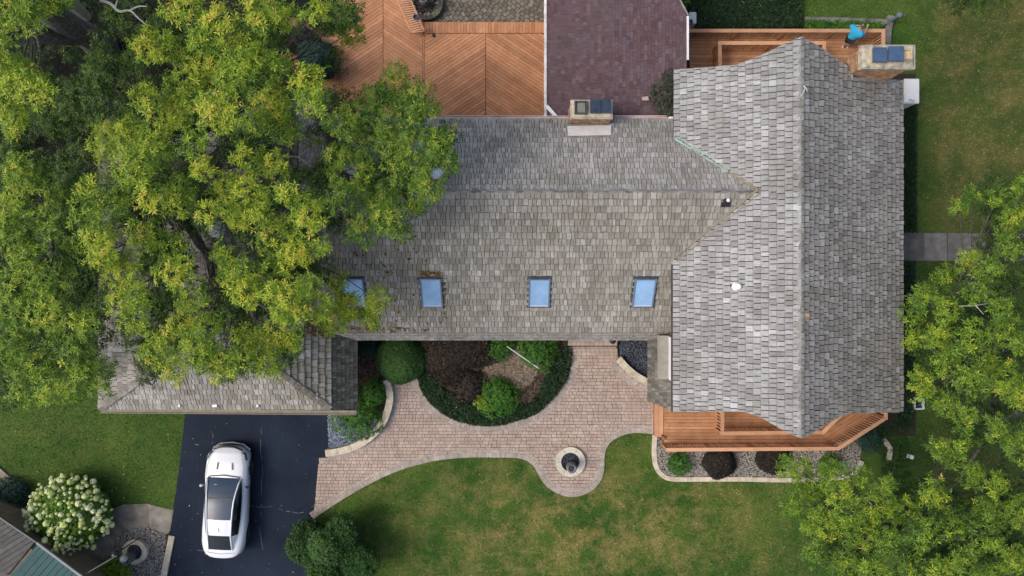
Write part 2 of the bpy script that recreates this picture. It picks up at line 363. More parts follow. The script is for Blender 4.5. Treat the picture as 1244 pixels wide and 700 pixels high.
# lawn colour shared by soil sheet and blades
def lawn_mat(name, blades=False):
    m, nt, b = nodes(name); h = N(nt)
    c = h.mix(h.mr(h.noise(.35, 5, .6), .38, .62), (.034, .090, .012), (.072, .132, .020))
    dry = h.mr(h.noise(.75, 9, .78, None, None, 0), .44, .66)
    sx = h.new('ShaderNodeSeparateXYZ'); h.L.new(h.pos(), sx.inputs[0])
    # a droughty stretch of the front lawn, centred below the fountain
    gx = h.mr(h.math('ABSOLUTE', h.math('SUBTRACT', sx.outputs[0], 3.5)), 3, 11, 1, 0)
    gy = h.mr(h.math('ABSOLUTE', h.math('SUBTRACT', sx.outputs[1], -11)), 1.2, 5, 1, 0)
    g1 = h.math('MULTIPLY', gx, gy)
    gx2 = h.mr(sx.outputs[0], 17.5, 19.5, 0, 1); gy2 = h.mr(sx.outputs[1], -1, 6, 0, 1); g2 = h.math('MULTIPLY', gx2, gy2)
    amt = h.math('ADD', h.math('MULTIPLY', h.math('MAXIMUM', g1, h.math('MULTIPLY', g2, .85)), .85), .14)
    c = h.mix(h.math('MULTIPLY', dry, amt), c, (.30, .235, .085))
    c = h.mix(h.math('MULTIPLY', h.mr(h.noise(3.5, 5, .75), .52, .72), .5), c, (.028, .058, .012))
    c = h.mix(h.math('MULTIPLY', h.mr(h.noise(1.3, 5, .75), .55, .75), .35), c, (.12, .12, .03))
    c = h.mix(h.math('MULTIPLY', gx2, .5), c, (.075, .078, .024))
    if blades: c = h.scl(c, h.mr(rnd(h), 0, 1, .55, 2.1))
    else: c = h.scl(c, h.mr(h.noise(45, 3, .8), .3, .7, .5, 1.4))
    h.L.new(c, b.inputs['Base Color']); b.inputs['Roughness'].default_value = .8; b.inputs['Specular IOR Level'].default_value = .2
    if not blades: h.bump(h.noise(40, 4, .8), .8, .05, b)
    return m
M['lawn'] = lawn_mat('lawn'); M['blade'] = lawn_mat('grass blades', True)
def leaf_mat(name, stops, trans=.25, rough=.55):
    m, nt, b = nodes(name); h = N(nt)
    at = h.new('ShaderNodeAttribute', attribute_name='tone'); c = h.ramp(at.outputs['Fac'], stops)
    h.L.new(c, b.inputs['Base Color']); b.inputs['Roughness'].default_value = rough; b.inputs['Specular IOR Level'].default_value = .3
    t = h.new('ShaderNodeBsdfTranslucent'); h.L.new(h.scl(c, 1.2), t.inputs[0]); mx = h.new('ShaderNodeMixShader'); mx.inputs[0].default_value = trans
    h.L.new(b.outputs[0], mx.inputs[1]); h.L.new(t.outputs[0], mx.inputs[2]); out = nt.nodes['Material Output']; h.L.new(mx.outputs[0], out.inputs[0]); return m
M['oak'] = leaf_mat('yellow green leaves', [(0, (.022, .058, .010)), (.25, (.06, .135, .016)), (.5, (.15, .26, .024)), (.75, (.30, .40, .03)), (.95, (.48, .50, .045)), (1, (.52, .40, .06))])
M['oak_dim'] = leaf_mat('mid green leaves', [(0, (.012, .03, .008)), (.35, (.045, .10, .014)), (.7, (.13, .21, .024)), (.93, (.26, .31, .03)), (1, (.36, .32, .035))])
M['oak_green'] = leaf_mat('fresh green leaves', [(0, (.015, .045, .010)), (.35, (.045, .12, .016)), (.6, (.13, .24, .025)), (.85, (.29, .36, .035)), (1, (.46, .38, .05))])
M['boxleaf'] = leaf_mat('boxwood leaves', [(0, (.006, .026, .006)), (.5, (.028, .085, .014)), (1, (.09, .2, .03))])
M['bright'] = leaf_mat('bright green leaves', [(0, (.02, .06, .008)), (.5, (.06, .18, .018)), (.85, (.11, .28, .02)), (1, (.25, .4, .03))])
M['lime'] = leaf_mat('lime leaves', [(0, (.08, .14, .01)), (.5, (.2, .32, .015)), (1, (.38, .46, .03))])
M['darkleaf'] = leaf_mat('dark ground cover leaves', [(0, (.004, .015, .005)), (.6, (.010, .034, .008)), (.95, (.025, .065, .014)), (1, (.2, .25, .1))], .1)
M['purple'] = leaf_mat('brown purple leaves', [(0, (.012, .009, .007)), (.55, (.034, .025, .018)), (.9, (.075, .06, .04)), (1, (.14, .13, .06))], .1)
M['deeppurple'] = leaf_mat('deep purple leaves', [(0, (.006, .006, .004)), (.6, (.018, .014, .010)), (1, (.045, .035, .02))], .1)
M['greyleaf'] = leaf_mat('grey green leaves', [(0, (.03, .035, .025)), (.6, (.08, .085, .06)), (1, (.2, .2, .16))], .1)
M['spruce'] = leaf_mat('spruce needles', [(0, (.008, .03, .022)), (.6, (.02, .06, .042)), (1, (.045, .1, .07))], .05)
M['hydra'] = leaf_mat('hydrangea leaves', [(0, (.03, .08, .01)), (.5, (.09, .2, .02)), (1, (.22, .36, .04))])
M['bloom'] = leaf_mat('cream bloom', [(0, (.42, .58, .12)), (.35, (.70, .78, .32)), (.7, (.84, .87, .56)), (1, (.9, .9, .72))], .2)
# ------------------------------------------------------------------ ground
def sheet(name, pts, z, mat, kind='structure', t=.0):
    mb = MB(); mb.prism(pts, z - .03, z); return obj(name, mb, mat, None, kind)
mb = MB(); R = 260; g = 12
mb.add([(-R, -R, 0), (R, -R, 0), (R, R, 0), (-R, R, 0)], [(0, 1, 2, 3)]); LAWN = obj('lawn', mb, M['lawn'], None, 'structure')

DRIVE = [(226, 480), (404, 480), (403, 530), (399, 552), (389, 558), (384, 600), (380, 632), (377, 665), (374, 760), (186, 760), (197, 700), (207, 640), (217, 575), (224, 512)]
sheet('driveway', PX(DRIVE), .012, M['asphalt'])
# patched cracks in the asphalt
mb = MB()
for cr in ([(296, 612), (312, 616), (330, 616), (352, 622), (366, 623), (378, 616), (388, 612)], [(256, 524), (259, 531), (258, 540)], [(318, 612), (316, 640), (319, 668)], [(318, 520), (316, 545), (319, 570), (317, 600)], [(240, 668), (260, 672), (300, 671)]):
    q = smooth_curve(cr, 5); q = [(a + random.uniform(-.8, .8), b + random.uniform(-.6, .6)) for a, b in q]
    for (a, b), (c_, d_) in zip(q, q[1:]):
        if random.random() < .25: continue
        p0 = P(a, b, .014); p1 = P(c_, d_, .014); mb.beam(p0, p1, random.uniform(.008, .022), .006)
obj('asphalt_crack', mb, simple('crack filler', [(0, (.09, .095, .1)), (1, (.17, .17, .17))]), LAWN, 'stuff') if False else None
CRK = mb
ISL = smooth_curve([(508, 461), (512, 474), (521, 487), (535, 500), (553, 510), (575, 516), (600, 517), (625, 512), (648, 504), (668, 488), (683, 470), (692, 450), (694, 432), (690, 413)], 5)
LOW = smooth_curve([(381, 630), (395, 620), (415, 607), (440, 592), (470, 577), (500, 566), (535, 558), (570, 555), (600, 555), (630, 556), (646, 563), (654, 575), (662, 588), (676, 598), (695, 603), (714, 598), (727, 587), (733, 572), (734, 552), (740, 538), (754, 529), (772, 525), (796, 527)], 5)
WALL_L = smooth_curve([(398, 553), (418, 550), (440, 542), (458, 529), (470, 514), (477, 496), (479, 478), (474, 458)], 5)
WALL_R = smooth_curve([(747, 438), (758, 450), (772, 461), (790, 470)], 5)
PATH = [(381, 631), (388, 556), (398, 556)] + WALL_L + [(500, 440)] + ISL + [(690, 395), (750, 395), (750, 438)] + WALL_R[1:] + [(800, 470), (796, 527)] + LOW[::-1][1:]
pw = PX(PATH)
sheet('brick_path', pw, .03, M['sand'])
bp = bpy.data.objects['brick_path']
# pavers: modular rows clipped to the path outline
def pavers(poly, z0, z1, rows, widths, ox=0, seed=1, gap=.014):
    r = random.Random(seed); mb = MB(); xs = [p[0] for p in poly]; ys = [p[1] for p in poly]; full = []
    y = min(ys)
    k = 0
    while y < max(ys):
        hgt = rows[k % len(rows)]; x = min(xs) - r.random() * .3; k += 1
        while x < max(xs):
            wd = r.choice(widths); q = clip(poly, (x, y, x + wd - gap, y + hgt - gap))
            if len(q) > 2 and abs(area(q)) > .003:
                if abs(abs(area(q)) - (wd - gap) * (hgt - gap)) < 1e-4 and wd == widths[0]: full.append((x, y, wd, hgt))
                else: mb.prism(q, z0, z1 + r.uniform(-.003, .003))
            x += wd
        y += hgt
    return mb, full
mbp, full = pavers(pw, .03, .062, [.145], [.205, .205, .145, .145, .26], seed=3)
full.sort(key=lambda f: (f[0] - 1.5) ** 2 + (f[1] + 5.5) ** 2)
one = MB(); one.box((0, 0, .016), (.191, .131, .032), taper=.985); pm = mesh('paver', one.V, one.F, M['paver'])
for x, y, a, b in full[:300]: place('paver', pm, (x + a / 2, y + b / 2, .03 + random.uniform(-.003, .002)), bp)
for x, y, a, b in full[300:]: mbp.prism([(x, y), (x + a - .012, y), (x + a - .012, y + b - .012), (x, y + b - .012)], .03, .062 + random.uniform(-.003, .003))
obj('paver_field', mbp, M['paver'], bp, 'stuff')
def soldier(line, side, off, depth, pitch, z, mat, par, name='border_paver'):
    """row of edge pavers following a pixel line, laid on one side of it"""
    q = resample([P2(a, b) for a, b in line], pitch); mb = MB()
    for a, b in zip(q, q[1:]):
        dx, dy = b[0] - a[0], b[1] - a[1]; L = math.hypot(dx, dy)
        if L < .02: continue
        nx, ny = -dy / L * side, dx / L * side; t = .006 / L * 1
        a2 = (a[0] + dx * .05, a[1] + dy * .05); b2 = (b[0] - dx * .05, b[1] - dy * .05)
        mb.prism([(a2[0] + nx * off, a2[1] + ny * off), (b2[0] + nx * off, b2[1] + ny * off), (b2[0] + nx * (off + depth), b2[1] + ny * (off + depth)), (a2[0] + nx * (off + depth), a2[1] + ny * (off + depth))], .03, z + random.uniform(-.003, .004))
    return obj(name, mb, mat, par, 'stuff')
soldier(LOW, 1, -.02, .21, .115, .072, M['paver_edge'], bp); soldier(LOW, 1, .205, .10, .22, .068, M['paver_edge'], bp)
soldier(ISL, -1, .02, .21, .115, .072, M['paver_edge'], bp); soldier(ISL, -1, .245, .10, .22, .068, M['paver_edge'], bp)
soldier(WALL_L, -1, .02, .2, .115, .07, M['paver_edge'], bp); soldier(WALL_R, -1, .03, .2, .115, .07, M['paver_edge'], bp); soldier(WALL_R, -1, .25, .09, .22, .068, M['paver_edge'], bp)
soldier([(796, 480), (797, 527)], -1, .02, .16, .2, .07, M['paver_edge'], bp)
# two steps to the door
mb = MB()
for (y0, y1, z) in ((395, 432, .16), (395, 420, .30)):
    a = P2(692, y1, z); b = P2(750, y0, z); mb.prism([a, (b[0], a[1]), b, (a[0], b[1])], .03, z - .03)
st = obj('door_step', mb, M['sand'], bp)
m2, f2 = pavers([P2(690, 432, .16), P2(750, 432, .16), P2(750, 421.5, .16), P2(690, 421.5, .16)], .13, .165, [.16], [.2], seed=5)
m3, f3 = pavers([P2(690, 420, .3), P2(750, 420, .3), P2(750, 395, .3), P2(690, 395, .3)], .27, .305, [.16], [.2], seed=6)
for mm, ff, z in ((m2, f2, .13), (m3, f3, .27)):
    for x, y, a, b in ff: mm.prism([(x, y), (x + a - .012, y), (x + a - .012, y + b - .012), (x, y + b - .012)], z, z + .035)
    obj('step_paver', mm, M['paver'], bp, 'stuff')
# ------------------------------------------------------------------ beds (soil sheets with loose cover)
sheet('island_bed', PX([(430, 390)] + [(505, 390), (508, 462)] + ISL[1:] + [(690, 390)]), .04, M['soil'])
sheet('entry_bed', PX([(402, 390), (510, 390), (508, 455), (480, 462)] + WALL_L[::-1] + [(400, 552), (402, 500)]), .036, M['soil'])
sheet('door_bed', PX([(751, 395), (800, 395), (800, 468)] + WALL_R[::-1]), .05, M['soil'])
FB = smooth_curve([(798, 528), (797, 548), (799, 565), (806, 575), (818, 579), (850, 579), (900, 579), (960, 580), (1010, 578), (1035, 572), (1046, 552), (1048, 532)], 4)
sheet('deck_bed', PX([(798, 470)] + FB + [(1090, 480)]), .034, M['soil'])
sheet('side_bed', PX([(1060, 90), (1112, 90), (1112, 530), (1060, 530)]), .02, M['soil'])
sheet('back_bed', PX([(790, -60), (974, -60), (975, 34), (820, 60)]), .02, M['soil'])
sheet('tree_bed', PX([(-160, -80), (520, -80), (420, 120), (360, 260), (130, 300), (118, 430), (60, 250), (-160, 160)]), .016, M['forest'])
sheet('corner_bed', PX([(-60, 560), (10, 590), (34, 604), (60, 640), (60, 760), (-60, 760)]), .02, M['soil'])
PAD = [(100, 720), (60, 640), (110, 640), (128, 622), (150, 613), (180, 612), (211, 620), (207, 645), (190, 660), (165, 760), (90, 760)]
sheet('concrete_pad', PX(PAD), .03, M['concrete'])
FG = [(140, 655), (155, 643), (178, 640), (203, 650), (197, 700), (190, 720), (150, 740), (120, 720), (135, 690)]
sheet('fountain_bed', PX(FG), .036, M['soil'])
sheet('stone_patio', PX([(498, -80), (663, -80), (663, 40), (500, 40)]), .06, M['sand'])
sheet('side_path', PX([(1090, 283), (1150, 283), (1150, 317), (1090, 317)]), .045, M['grey_conc'])
sp = bpy.data.objects['side_path']
for i, (a, b) in enumerate(((1151, 1199), (1200.5, 1250))):
    mb = MB(); mb.prism(PX([(a, 283), (b, 284), (b, 317), (a, 317)]), 0, .045); obj('slab', mb, M['grey_conc'], sp)
mb = MB(); mb.prism(PX([(1090, 283.5), (1121, 283.5), (1121, 316.5), (1090, 316.5)]), .046, .052); mb.prism(PX([(1122.3, 283.5), (1149, 283.5), (1149, 316.5), (1122.3, 316.5)]), .046, .052); obj('slab', mb, M['grey_conc'], sp)
pd = bpy.data.objects['concrete_pad']
for pl in ([(129, 623), (150, 614), (180, 613), (181, 641), (155, 643), (138, 655), (112, 641)], [(182.2, 613.2), (210, 621), (206, 646), (182.2, 640)]):
    mb = MB(); mb.prism(PX(pl), .028, .042); obj('slab', mb, M['concrete'], pd)
# patio stones in arcs
mb = MB(); c0 = P2(700, -80)
for k in range(60):
    rr = 2.4 + k * .17; n = int(2 * math.pi * rr / .24); off = random.random()
    for j in range(n):
        a = 2 * math.pi * (j + off) / n; x = c0[0] + rr * math.cos(a); y = c0[1] + rr * math.sin(a)
        if -4.6 < x < 1.6 and 11.2 < y < 15.4: mb.box((x, y, .06 + random.uniform(0, .012)), (.155, .215, .05), a + random.uniform(-.04, .04), taper=.93)
obj('patio_stone', mb, M['stone_paver'], bpy.data.objects['stone_patio'], 'stuff')
def scatter_in(polypx, n, seed=0, holes=()):
    r = np.random.default_rng(seed); xs = [p[0] for p in polypx]; ys = [p[1] for p in polypx]; out = []
    while len(out) < n:
        X = r.uniform(min(xs), max(xs), n); Y = r.uniform(min(ys), max(ys), n); k = inpoly(X, Y, polypx)
        for hpoly in holes: k &= ~inpoly(X, Y, hpoly)
        out += list(zip(X[k], Y[k]))
    return out[:n]
OCT = np.array([(1, 0, 0), (0, 1, 0), (-1, 0, 0), (0, -1, 0), (0, 0, 1), (0, 0, -1)], float); OF = [(0, 1, 4), (1, 2, 4), (2, 3, 4), (3, 0, 4), (1, 0, 5), (2, 1, 5), (3, 2, 5), (0, 3, 5)]
def pebbles(name, polypx, n, size, z, mat, flat=.6, seed=0, long=1.0):
    r = np.random.default_rng(seed); mb = MB()
    for x, y in scatter_in(polypx, n, seed):
        p = P(x, y, z); s = size * r.uniform(.5, 1.25); a = r.uniform(0, 6.28); ca, sa = math.cos(a), math.sin(a)
        V = OCT * np.array([s * long * r.uniform(.7, 1.3), s * r.uniform(.7, 1.2) / long ** .5, s * flat]) * r.uniform(.85, 1.15, (6, 1))
        V2 = np.stack([V[:, 0] * ca - V[:, 1] * sa + p.x, V[:, 0] * sa + V[:, 1] * ca + p.y, V[:, 2] + p.z + r.uniform(0, .03)], 1)
        mb.add(V2.tolist(), OF)
    return obj(name, mb, mat, None, 'stuff')
def name_stuff(o, l, c): tag(o, l, c)
name_stuff(pebbles('gravel', [(800, 530)] + FB[4:] + [(1040, 530), (1000, 545), (812, 547)], 9500, .036, .05, M['gravel'], seed=1), 'white gravel spread in the bed below the front deck', 'gravel')
name_stuff(pebbles('gravel', [(398, 505), (425, 500), (470, 512), (455, 528), (430, 543), (400, 547)], 2200, .045, .05, M['bluegravel'], seed=2), 'blue grey gravel beside the driveway inside the curved wall', 'gravel')
name_stuff(pebbles('gravel', [(751, 400), (800, 400), (800, 466), (775, 460), (755, 443)], 2600, .045, .07, M['darkgravel'], seed=3), 'dark blue gravel in the small bed by the door', 'gravel')
name_stuff(pebbles('gravel', FG, 6000, .034, .05, M['gravel'], seed=4), 'pale gravel round the small fountain by the driveway', 'gravel')
name_stuff(pebbles('gravel', [(-20, 570), (20, 600), (45, 620), (50, 660), (30, 640), (-20, 620)], 1500, .05, .04, M['gravel'], seed=5), 'pale gravel behind the hydrangea near the grey roof', 'gravel')
name_stuff(pebbles('mulch', [(505, 400), (690, 400), (690, 440), (660, 480), (620, 500), (560, 500), (510, 460)], 5200, .05, .06, M['mulch'], .35, 6, 1.8), 'dark brown bark mulch in the island bed', 'mulch')
name_stuff(pebbles('wood_chips', smooth_curve([(618, 425), (645, 430), (655, 445), (648, 462), (632, 472), (615, 462), (600, 470), (585, 460), (590, 447), (608, 440)], 4, True), 2100, .05, .10, M['chips'], .3, 7, 2.2), 'pale wood chips in the middle of the island bed', 'wood chips')
name_stuff(pebbles('mulch', [(404, 400), (505, 400), (505, 450), (478, 465), (440, 470), (404, 470)], 2600, .045, .06, M['mulch'], .35, 8, 1.7), 'dark bark mulch between the garage and round hedge', 'mulch')
# ------------------------------------------------------------------ kerbs and edging walls
def kerb(name, line, side, depth, z, mat, label, pitch=.6, off=0.0, jit=.004, cat='edging', z0=-.02):
    q = resample([P2(a, b, 0) for a, b in line], .12); n = max(1, round(pitch / .12)); root = empty(name, (*q[len(q) // 2], 0), label, cat)
    nor = []
    for i in range(len(q)):
        a = q[max(0, i - 1)]; b = q[min(len(q) - 1, i + 1)]; L = math.dist(a, b); nor.append((-(b[1] - a[1]) / L * side, (b[0] - a[0]) / L * side))
    for i in range(0, len(q) - 1, n):
        j = min(i + n, len(q) - 1)
        if j - i < 1: continue
        inner = [(q[k][0] + nor[k][0] * off, q[k][1] + nor[k][1] * off) for k in range(i, j + 1)]; outer = [(q[k][0] + nor[k][0] * (off + depth), q[k][1] + nor[k][1] * (off + depth)) for k in range(i, j + 1)]
        L = math.dist(inner[-2], inner[-1]); f = max(0, 1 - .008 / L)
        for ln in (inner, outer): ln[-1] = tuple(ln[-2][c] + (ln[-1][c] - ln[-2][c]) * f for c in (0, 1))
        zt = z + random.uniform(-jit, jit); mb = MB()
        for k in range(len(inner) - 1): mb.prism([inner[k], inner[k + 1], outer[k + 1], outer[k]], z0, zt)
        obj('stone', mb, mat, root)
    return root
kerb('edging_wall', WALL_L, 1, .3, .32, M['limestone'], 'curved tan stone wall between blue gravel bed and brick path', pitch=1.2)
kerb('edging_wall', WALL_R, 1, .3, .34, M['limestone'], 'short curved tan wall edging the dark gravel by the door', pitch=1.0)
kerb('kerb_edging', FB[:-5], -1, .2, .1, M['limestone'], 'tan kerb curving round the gravel bed below the deck', pitch=.9)
kerb('kerb_edging', [(206, 650), (203, 665), (196, 700), (188, 745)], 1, .26, .09, M['limestone'], 'straight tan kerb between driveway edge and fountain gravel', pitch=.9)
kerb('kerb_edging', [(-20, 560), (5, 582), (25, 598), (52, 622)], 1, .28, .08, M['concrete'], 'weathered concrete kerb along the lawn near the hydrangea', pitch=1.2)
kerb('retaining_wall', [(975, 23), (1020, 24), (1078, 26)], -1, .22, .25, M['grey_conc'], 'low stone wall behind the deck beside the back lawn', pitch=.5)
kerb('retaining_wall', [(1084, 22), (1080, 40), (1078, 70)], -1, .28, .22, M['grey_conc'], 'short stone wall running down towards the large chimney', pitch=.45)
kerb('kerb_edging', [(1070, 535), (1078, 545), (1076, 560)], 1, .2, .1, M['limestone'], 'short tan kerb beside the corner of the front deck', pitch=.5)
kerb('lawn_edging', [(381, 632), (380, 645), (377, 660)], 1, .10, .06, M['limestone'], 'thin tan edge between driveway and front lawn', pitch=.5)
# ------------------------------------------------------------------ HOUSE
ZL, ZR, ZE = 5.0, 7.35, 4.55
gL = Plane(P(818, 500, ZL), P(818, 85, ZL), P(973, 288, ZR)); gR = Plane(P(973, 100, ZR), P(973, 500, ZR), P(1096, 300, ZE))
tip = gL.at(920, 232); zm = tip.z
a = P(300, 232, zm); sN = Plane(a, tip, gL.at(820, 170)); sS = Plane(a, tip, gL.at(818, 315))
GE = 3.0; apex = P(262, 397, 5.3); apexN = Vector((apex.x, P(0, 215, 5.3).y, 5.3))
qE = Plane(P(402, 497, GE), P(402, 300, GE), apex); qW = Plane(P(120, 497, GE), P(120, 300, GE), apex); qS = Plane(P(120, 497, GE), P(402, 497, GE), apex)
zSeave = sS.at(600, 403).z; zNeave = sN.at(600, 145).z
print('zm', zm, 'S eave', zSeave, 'N eave', zNeave)
house = empty('house', (0, 0, 0), 'large house with weathered wood shake roofs, four skylights and two chimneys', 'house')
LB = [.16, .18, .20, .22, .25]
def slab_roof(name, pts3, mat, t=.16): 
    mb = MB(); mb.slab([Vector(p) - Vector((0, 0, .02)) for p in pts3], t); return obj(name, mb, M['under'], house)
def shakes(roof, pts3, dirdown, mat, expo=.27, widths=LB, thick=.04, n_ind=300, seed=0, gap=.018, jit=.014, warp=0.0, field='shingle_field', drop=.004):
    """individual wood shakes laid in courses over a planar polygon; dirdown is the world direction down the slope"""
    r = random.Random(seed); pts3 = [Vector(p) for p in pts3]
    nrm = (pts3[1] - pts3[0]).cross(pts3[2] - pts3[1]).normalized()
    best = 0
    for i in range(len(pts3)):
        c = (pts3[i] - pts3[i - 1]).cross(pts3[(i + 1) % len(pts3)] - pts3[i])
        if c.length > best: best = c.length; nrm = c.normalized()
    if nrm.z < 0: nrm = -nrm
    v = -Vector(dirdown); v = (v - nrm * v.dot(nrm)).normalized(); u = v.cross(nrm).normalized()   # v up the slope
    o = pts3[0]; poly = [((p - o).dot(u), (p - o).dot(v)) for p in pts3]
    us = [p[0] for p in poly]; vs = [p[1] for p in poly]; mb = MB(); full = []
    L = expo * 1.14; vv = min(vs) - .0; row = 0
    T = lambda a, b, h: o + u * a + v * b + nrm * h
    while vv < max(vs):
        x = min(us) - r.random() * .2
        while x < max(us):
            wd = r.choice(widths); j = r.uniform(-jit, jit) * (1 if row else 0); th = thick * r.uniform(.75, 1.3)
            bx = (x, vv + j, x + wd - gap, vv + j + L); q = clip(poly, bx)
            if len(q) > 2 and abs(area(q)) > .002:
                wv = math.sin(x * 1.3 + row) * warp
                if abs(abs(area(q)) - (bx[2] - bx[0]) * (bx[3] - bx[1])) < 1e-5: full.append((x, vv + j, wd, th + wv))
                else:
                    if area(q) < 0: q = q[::-1]
                    n = len(q); H = lambda p: (th + wv) * (1 - (p[1] - bx[1]) / L) + .006
                    V = [T(p[0], p[1], -.01) for p in q] + [T(p[0], p[1], H(p)) for p in q]
                    mb.add(V, [tuple(range(n))[::-1], tuple(range(n, 2 * n))] + [(i, (i + 1) % n, n + (i + 1) % n, n + i) for i in range(n)], [(p[0], p[1] - min(vs)) for p in q] * 2)
            x += wd
        vv += expo; row += 1
    def key(f):
        p = T(f[0], f[1], 0); return -p.z * 2 + abs(p.x) * .3 + abs(p.y) * .3 + (40 if inpoly([p.x], [p.y], TREEW)[0] else 0)
    full.sort(key=key)
    protos = {}
    rot = Matrix((u, v, nrm)).transposed().to_euler()
    for k, (x, y, wd, th) in enumerate(full):
        if k < n_ind:
            tk = min(3, int(th / thick * 2)); kk = (wd, tk)
            if kk not in protos:
                w_ = wd - gap; h_ = thick * (.5 + .5 * tk - .05 if tk else .5) ; h_ = thick * (.25 + tk * .5)
                V = [(0, 0, -.01), (w_, 0, -.01), (w_, L, -.01), (0, L, -.01), (0, 0, h_ + .006), (w_, 0, h_ + .006), (w_, L, .006), (0, L, .006)]
                me = mesh('shingle', V, [(3, 2, 1, 0), (4, 5, 6, 7), (0, 1, 5, 4), (1, 2, 6, 5), (2, 3, 7, 6), (3, 0, 4, 7)], mat)
                ul = me.uv_layers.new(name='UVMap')
                for f in me.polygons:
                    for li in f.loop_indices: vt = V[me.loops[li].vertex_index]; ul.data[li].uv = (vt[0], vt[1])
                protos[kk] = me
            ob = place('shingle', protos[kk], T(x, y, 0), roof); ob.rotation_euler = rot
        else:
            q = [(x, y), (x + wd - gap, y), (x + wd - gap, y + L), (x, y + L)]
            V = [T(p[0], p[1], -.01) for p in q] + [T(p[0], p[1], (th if i < 2 else 0) + .006 + r.uniform(-.003, .003)) for i, p in enumerate(q)]
            mb.add(V, [(3, 2, 1, 0), (4, 5, 6, 7), (0, 1, 5, 4), (1, 2, 6, 5), (2, 3, 7, 6), (3, 0, 4, 7)], [(p[0], p[1] - min(vs)) for p in q] * 2)
    if mb.V: obj(field, mb, mat, roof, 'stuff')
TREEW = PX([(-50, -50), (400, -50), (400, 100), (560, 170), (540, 260), (470, 300), (470, 400), (350, 470), (120, 470), (-50, 500)], 6)
def caps(roof, a, b, mat, wd=.13, step=.28, h=.05, plA=None, plB=None, name='ridge_cap'):
    """two rows of ridge shakes overlapping along a ridge or hip"""
    a = Vector(a); b = Vector(b); L = (b - a).length; d = (b - a).normalized(); n = int(L / step); mb = MB()
    s = d.cross(Vector((0, 0, 1))).normalized()
    for i in range(n):
        p = a + d * (i * step); q = p + d * (step * 1.12)
        for sg, pl in ((1, plA), (-1, plB)):
            wv = wd * random.uniform(.85, 1.15)
            def pt(base, off, hh):
                e = base + s * sg * off; e.z = pl.z(e.x, e.y) + hh if pl else e.z + hh
                return e
            V = [pt(p, 0, h + .03), pt(p, wv, h + .02), pt(q, wv, h - .01), pt(q, 0, h), pt(p, 0, .0), pt(p, wv, .0), pt(q, wv, .0), pt(q, 0, .0)]
            mb.add(V, [(0, 1, 2, 3), (7, 6, 5, 4), (0, 4, 5, 1), (1, 5, 6, 2), (2, 6, 7, 3), (3, 7, 4, 0)], [(0, 0)] * 8)
    obj(name, mb, mat, roof, 'stuff')
# gable wing, west and east slopes with prow ends
A = lambda pl, pts: [pl.at(*p) for p in pts]
pW = A(gL, [(818, 500), (905, 500), (925, 507), (950, 522), (973, 532), (973, 45), (955, 53), (930, 65), (912, 73), (895, 79), (860, 82), (819, 85), (819, 170), (920, 232), (818, 317)])
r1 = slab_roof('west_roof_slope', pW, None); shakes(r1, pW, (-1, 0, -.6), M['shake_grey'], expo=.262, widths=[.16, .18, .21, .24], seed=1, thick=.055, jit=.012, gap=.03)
pE = A(gR, [(973, 532), (982, 529), (1008, 512), (1030, 502), (1096, 501), (1096, 98), (1045, 94), (1034, 94), (1033, 84), (1010, 68), (990, 54), (973, 45)])
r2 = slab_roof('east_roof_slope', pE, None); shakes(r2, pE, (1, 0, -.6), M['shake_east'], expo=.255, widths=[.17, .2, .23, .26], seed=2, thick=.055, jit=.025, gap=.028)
caps(r1, gL.at(973, 531), gL.at(973, 47), M['shake_grey'], .13, .3, .02, gR, gL)
# main wing
pS = A(sS, [(363, 232), (920, 232), (818, 315), (818, 403), (363, 403)])
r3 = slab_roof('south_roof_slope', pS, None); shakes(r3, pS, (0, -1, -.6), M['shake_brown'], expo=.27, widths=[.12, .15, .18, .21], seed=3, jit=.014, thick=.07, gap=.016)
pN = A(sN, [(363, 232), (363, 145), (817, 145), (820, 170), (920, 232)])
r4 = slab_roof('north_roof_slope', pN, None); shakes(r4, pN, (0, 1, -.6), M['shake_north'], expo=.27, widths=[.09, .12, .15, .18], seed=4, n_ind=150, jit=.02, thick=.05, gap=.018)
caps(r3, P(364, 232, zm), tip - Vector((.3, 0, 0)), M['shake_grey'], .12, .3, .022, sS, sN)
# garage hips
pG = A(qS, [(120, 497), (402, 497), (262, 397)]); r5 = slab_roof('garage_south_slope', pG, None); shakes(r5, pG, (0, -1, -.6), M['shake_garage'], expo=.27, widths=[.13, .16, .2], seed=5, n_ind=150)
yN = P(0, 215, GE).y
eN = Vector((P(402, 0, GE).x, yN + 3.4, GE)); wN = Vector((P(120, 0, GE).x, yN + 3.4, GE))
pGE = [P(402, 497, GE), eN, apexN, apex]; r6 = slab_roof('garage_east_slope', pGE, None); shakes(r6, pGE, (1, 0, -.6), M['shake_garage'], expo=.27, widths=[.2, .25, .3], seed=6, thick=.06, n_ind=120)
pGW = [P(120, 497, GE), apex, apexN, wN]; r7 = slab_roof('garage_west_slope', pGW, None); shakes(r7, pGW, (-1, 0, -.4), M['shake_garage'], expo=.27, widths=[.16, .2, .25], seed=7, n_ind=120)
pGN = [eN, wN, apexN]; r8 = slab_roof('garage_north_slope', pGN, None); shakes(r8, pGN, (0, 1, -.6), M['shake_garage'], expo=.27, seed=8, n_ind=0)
caps(r5, P(402, 497, GE) + Vector((0, 0, .02)), apex, M['shake_garage'], .13, .3, .03, None, None, 'hip_cap'); caps(r5, P(121, 496, GE) + Vector((0, 0, .02)), apex, M['shake_garage'], .15, .3, .03, None, None, 'hip_cap'); caps(r5, apex, apexN, M['shake_garage'], .15, .3, .02, None, None, 'ridge_cap')
